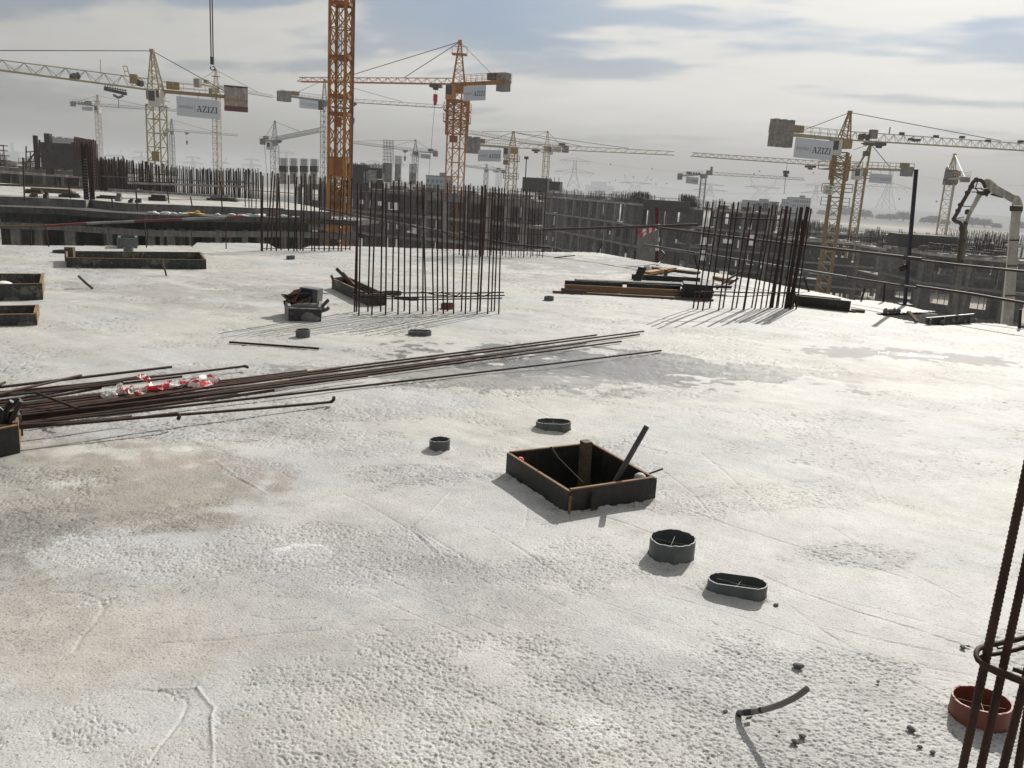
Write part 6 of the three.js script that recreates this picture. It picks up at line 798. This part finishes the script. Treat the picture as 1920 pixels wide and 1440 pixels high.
block({ label: 'far dark block crowded with bars behind the blue post and the pump boom', y: -3.7, pts: [Zl(1480, 185), Zl(1700, 176), Zl(1990, 165)], n: 4, sh: 3.3, th: .4, depth: 16, bay: 4.6, pOpen: .3, wall: M.concD, cmat: M.conc, mat: M.conc, debris: 90, bars: [[0, 0, 1, 1, .05, 120, 1.7, .08], [0, 0, 1, 1, .5, 120, 2, .09], [0, 0, 1, 1, .9, 90, 2.2, .1]] });
{ // raised columns and core walls beyond the middle
  const o = thing('core_wall', 'dark ragged core wall topped with bars right of the near orange mast', 'wall formwork'), c = at(682, 340, 118); o.position.copy(c); const q = (x, y, z = 118) => at(x, y, z).sub(c);
  mesh('wall', new MB().box(q(668, 333), [3.2, 3.4, 2]).box(q(700, 325), [2.6, 1.4, 1.6]).box(q(708, 345), [1.6, 1.2, 1.4]), M.dark, o); mesh('pale_panel', new MB().box(q(698, 331, 117), [1.1, 1.7, .2]), M.concL, o); for (const x of [683, 688]) mesh('pale_post', new MB().box(q(x, 332, 116.8), [.16, 1.5, .2]), M.concL, o);
  const m = new MB(); for (let k = 0; k < 50; k++) { const x = 650 + k * 1.45; m.lat(q(x, 325), q(x + rr(-.3, .3), 305 + k * .06 + rr(-1.5, 2)), .08); } stuff(mesh('wall_bars', m, M.rustD, o));
  const col = (l, x, w, b, t, bt, z) => { const o = thing('column_starter', l, 'column'), c = at(x, b, z); o.position.copy(c); const h = (y) => at(x, y, z).y - c.y; if (t < b) mesh('column', new MB().box(V3(0, (h(t)) / 2, 0), [w, h(t), w]), M.concL, o); const m = new MB(); for (let k = 0; k < 14; k++) m.lat(V3((k % 7 / 6 - .5) * w, h(t), (k < 7 ? -.5 : .5) * w), V3((k % 7 / 6 - .5) * w, h(bt), (k < 7 ? -.5 : .5) * w), .06); for (let k = 0; k < 7; k++) m.lat(V3(-w / 2, mix(h(t), h(bt), k / 7), w / 2), V3(w / 2, mix(h(t), h(bt), k / 7), w / 2), .05); stuff(mesh('column_bars', m, M.steel, o)); return [o, h, w]; };
  [[532, 'first'], [551, 'second'], [570, 'third'], [589, 'fourth']].forEach(([x, l], i) => { const [o, h, w] = col(`${l} from the left of four far columns with dark collars and bar cages`, x, .95, 345, 322, 296 + i * .6, 128); mesh('collar_form', new MB().box(V3(0, h(316.5), 0), [1.05, h(311) - h(322), 1.05]), M.dark, o); });
  col('thick cluster of pale column bars right of the dark core wall', 727, 1.25, 342, 306, 262, 122); col('slim pale concrete column between two rebar columns beyond the middle bars', 746, .85, 340, 308, 292, 125); col('pale concrete column with bar cage beside the small crane', 774, 1.0, 345, 324, 307, 126);
}
// ---------- power pylons, wires, far buildings, trees ----------
function pylon(label, px, base, top, z, kind, wpx) {
  const o = thing('power_pylon', label, 'pylon'), b = at(px, base, z); o.position.copy(b); const H = at(px, top, z).y - b.y, W = wpx * z / 1600, t = Math.max(.22, z / 1600 * .55), m = new MB(), a = new MB();
  const leg = (l, s) => { for (let i = 0; i + 1 < l.length; i++) for (const [x, zz] of [[-1, -1], [1, -1], [1, 1], [-1, 1]]) { const p = V3(x * l[i][0], l[i][1], zz * l[i][0]), q = V3(x * l[i + 1][0], l[i + 1][1], zz * l[i + 1][0]), r = V3(-x * l[i + 1][0], l[i + 1][1], zz * l[i + 1][0]); s.lat(p, q, t); s.lat(p, r, t * .6); } };
  const arm = (y, w, h) => { for (const s of [-1, 1]) { a.lat(V3(0, y, 0), V3(s * w / 2, y, 0), t).lat(V3(0, y + h, 0), V3(s * w / 2, y, 0), t); const n = 5; for (let k = 0; k < n; k++) { const x0 = s * w / 2 * k / n, x1 = s * w / 2 * (k + 1) / n; a.lat(V3(x0, y, 0), V3(x1, y + h * (1 - (k + 1) / n), 0), t * .6); } for (const f of [.98, .62]) a.lat(V3(s * w / 2 * f, y, 0), V3(s * w / 2 * (f - .17), y - H * .1, 0), t * .6).lat(V3(s * w / 2 * (f - .34), y, 0), V3(s * w / 2 * (f - .17), y - H * .1, 0), t * .6); } };
  if (kind === 'two') { leg([[W * .16, 0], [W * .085, H * .3], [W * .045, H * .55], [W * .035, H * .93]], m); arm(H * .52, W, H * .12); arm(H * .9, W * .78, H * .1); }
  else { leg([[W * .22, 0], [W * .1, H * .45]], m); for (const s of [-1, 1]) { m.lat(V3(s * W * .1, H * .45, 0), V3(s * W * .32, H * .62, 0), t).lat(V3(s * W * .02, H * .45, 0), V3(s * W * .26, H * .62, 0), t).lat(V3(s * W * .3, H * .64, 0), V3(s * W * .36, H, 0), t).lat(V3(s * W * .2, H * .64, 0), V3(s * W * .36, H, 0), t); } arm(H * .58, W, H * .07); }
  mesh('tower', m, M.pylon, o); mesh('cross_arms', a, M.pylon, o); return o;
}
pylon('two-tier pylon standing clear right of the slim tan crane', 1075, 352, 296, 760, 'two', 74); pylon('delta-topped pylon with two horns, right of the two-tier one', 1190, 364, 328, 900, 'delta', 62); pylon('delta-topped pylon with two horns beside the hazy flat-top crane jib', 1427, 374, 335, 900, 'delta', 66); pylon('large pylon behind the banner of the A-frame crane', 1660, 392, 312, 700, 'two', 84); pylon('pylon half hidden behind the hazy flat-top crane mast', 1330, 370, 344, 850, 'two', 64); pylon('pylon to the left of the largest right crane mast', 1527, 382, 344, 850, 'two', 56);
[[215, 304, 281, 'leftmost'], [266, 308, 283, 'second'], [362, 316, 293, 'third'], [412, 318, 293, 'fourth'], [472, 321, 297, 'fifth'], [537, 323, 282, 'sixth'], [745, 340, 284, 'seventh'], [700, 336, 300, 'eighth']].forEach(([x, b, t, l], i) => pylon(`${l} from the left of the faint far pylons on the left skyline`, x, b + 3, t, 1350 + i * 20, i % 3 ? 'two' : 'delta', 38));
{
  const wire = (a, za, b, zb, sag) => { const A = at(...a, za), B = at(...b, zb), pts = []; for (let i = 0; i <= 16; i++) { const t = i / 16, p = A.clone().lerp(B, t); p.y -= sag * 4 * t * (1 - t); pts.push(p); } return new MB().sweep(pts, Math.max(za, zb) / 1600 * .16, 4, false); };
  const o = thing('power_lines', 'faint power lines strung between the far pylons at right', 'power lines');
  for (const [a, za, b, zb, s] of [[[1108, 304], 760, [1627, 322], 700, 6], [[1040, 332], 760, [1160, 352], 900, 2], [[1112, 333], 760, [1400, 353], 900, 6], [[1220, 349], 900, [1620, 352], 700, 6], [[1695, 352], 700, [2000, 366], 500, 4], [[1700, 324], 700, [2000, 345], 500, 4], [[1625, 325], 700, [1400, 347], 900, 4]]) mesh('wire', wire(a, za, b, zb, s), M.pylon, o);
  [[1145, 308, 700], [1223, 316, 700], [1188, 332, 720], [1221, 337, 720], [1230, 345, 720], [1250, 344, 720], [1154, 338, 720], [1143, 342, 720], [1648, 327, 500], [1756, 378, 500], [1686, 373, 500], [1414, 326, 600], [1424, 321, 600], [1525, 324, 600]].forEach(([x, y, z]) => { const p = at(x, y, z); mesh('marker_ball', new MB().lump(V3(p.x, p.y, p.z), [.55, .5, .55], x % 7, 4), M.cable, o); });
  const fb = (label, x0, x1, y0, y1, z, mat, ws) => { const a = at(x0, y1, z), b = at(x1, y1, z), c = at((x0 + x1) / 2, y0, z), h = c.y - GROUND, g = thing('distant_building', label, 'building'); g.position.set((a.x + b.x) / 2, GROUND, -z); const w = b.x - a.x; mesh('wall', new MB().box(V3(0, h / 2, 0), [w, h, w * .6]), mat, g); mesh('roof', new MB().box(V3(0, h + .3, 0), [w * 1.02, .6, w * .62]).box(V3(w * .1, h + 1.2, 0), [w * .25, 1.8, w * .2]), M.concD, g); if (ws) for (let r = 0; r < ws[1]; r++) for (let k = 0; k < ws[0]; k++) mesh('window', new MB().box(V3((k + .5) / ws[0] * w - w / 2, h - 2 - r * 3.2, w * .3), [w / ws[0] * .6, 1.5, .2]), M.glass, g); };
  const pale = std([.3, .33, .37]), bl = std([.13, .16, .22]); fb('pale boxy building on the right horizon, taller part', 1482, 1516, 372, 384, 620, pale, [8, 2]); fb('pale boxy building on the right horizon, lower left part', 1466, 1484, 375, 384, 630, pale, [4, 1]); fb('blue-grey building low on the horizon above the right bars', 1395, 1455, 378, 386, 640, bl, [8, 1]); fb('hazy towers on the centre horizon', 1108, 1136, 341, 356, 3000, pale); fb('lower hazy block beside the hazy towers', 1098, 1150, 348, 358, 3100, pale); fb('pale blue hoarded building left of the yellow crane', 800, 850, 332, 348, 420, std([.3, .42, .45]), [6, 1]); fb('hazy block far behind the tiny crane', 928, 940, 322, 352, 2600, pale); fb('hazy thin tower on the far left horizon', 22, 28, 268, 300, 2600, pale); fb('broad hazy block on the far left horizon', 10, 44, 285, 300, 2600, pale);
  // far trees in a row on the plain
  const leaf = std([.05, .062, .04], { roughness: .9 }), trunk = std([.09, .07, .05]), mk = (s) => { const o = new THREE.Group(), m = new MB(), tr = new MB().cyl(V3(0, 0, 0), V3(.2, 2.2, .1), .35, 6, .22); for (let k = 0; k < 5; k++) { const a = k * 1.3 + s; tr.cyl(V3(.2, 1.6, .1), V3(Math.cos(a) * 2.4, 3.6 + rnd() * 2, Math.sin(a) * 2.4), .16, 5, .06); } mesh('trunk', tr, trunk, o);
    for (let k = 0; k < 1500; k++) { const a = rnd() * 6.283, u = Math.pow(rnd(), .45), el = rr(-.25, 1), lob = .7 + .5 * vn(Math.cos(a) * 2 + s * 9 + 20, Math.sin(a) * 2 + el * 2 + 20), R = 5.4 * u * lob, p = V3(Math.cos(a) * R * Math.cos(el * 1.2), 3.5 + Math.sin(el * 1.2) * R * .85, Math.sin(a) * R * Math.cos(el * 1.2)), e = new THREE.Euler(rnd() * 3, rnd() * 3, rnd() * 3), q = [[-1, 0], [0, -.5], [1, 0], [0, .5]].map(([x, y]) => V3(x * .42, y * .5, 0).applyEuler(e).add(p)); m.quad(...q); } mesh('crown', m, leaf, o); return o; };
  const proto = [mk(1), mk(4)]; const spots = [[1512, 405, 22], [1540, 406, 18], [1585, 409, 30], [1622, 413, 28], [1650, 414, 18], [1668, 416, 22], [1692, 418, 30], [1732, 421, 20], [1748, 423, 26], [1800, 426, 24], [1822, 427, 28], [1845, 429, 27], [1868, 431, 18], [1905, 433, 26], [1772, 424, 18], [1560, 408, 16]];
  spots.forEach(([x, y, w], i) => { const d = ray(x, y), p = d.multiplyScalar((GROUND - EYE) / d.y).add(V3(0, EYE, 0)), o = i < 2 ? proto[i] : proto[i % 2].clone(), s = w * -p.z / 1600 / 11; o.name = numbered('round_tree'); p.y = GROUND; o.position.copy(p); o.scale.set(s * 1.15, s * .95, s); o.rotation.y = i * 2.1; scene.add(o); tag(o, `${['first', 'second', 'third', 'fourth', 'fifth', 'sixth', 'seventh', 'eighth', 'ninth', 'tenth', 'eleventh', 'twelfth', 'thirteenth', 'fourteenth', 'fifteenth', 'last'][[0, 1, 3, 4, 5, 6, 7, 8, 9, 11, 12, 13, 14, 15, 10, 2][i]]} from the left in the row of dark round trees on the plain`, 'tree', 'trees on the far plain'); });
  // pale sand track and dark belt on the plain near the trees
}
renderer.render(scene, camera);
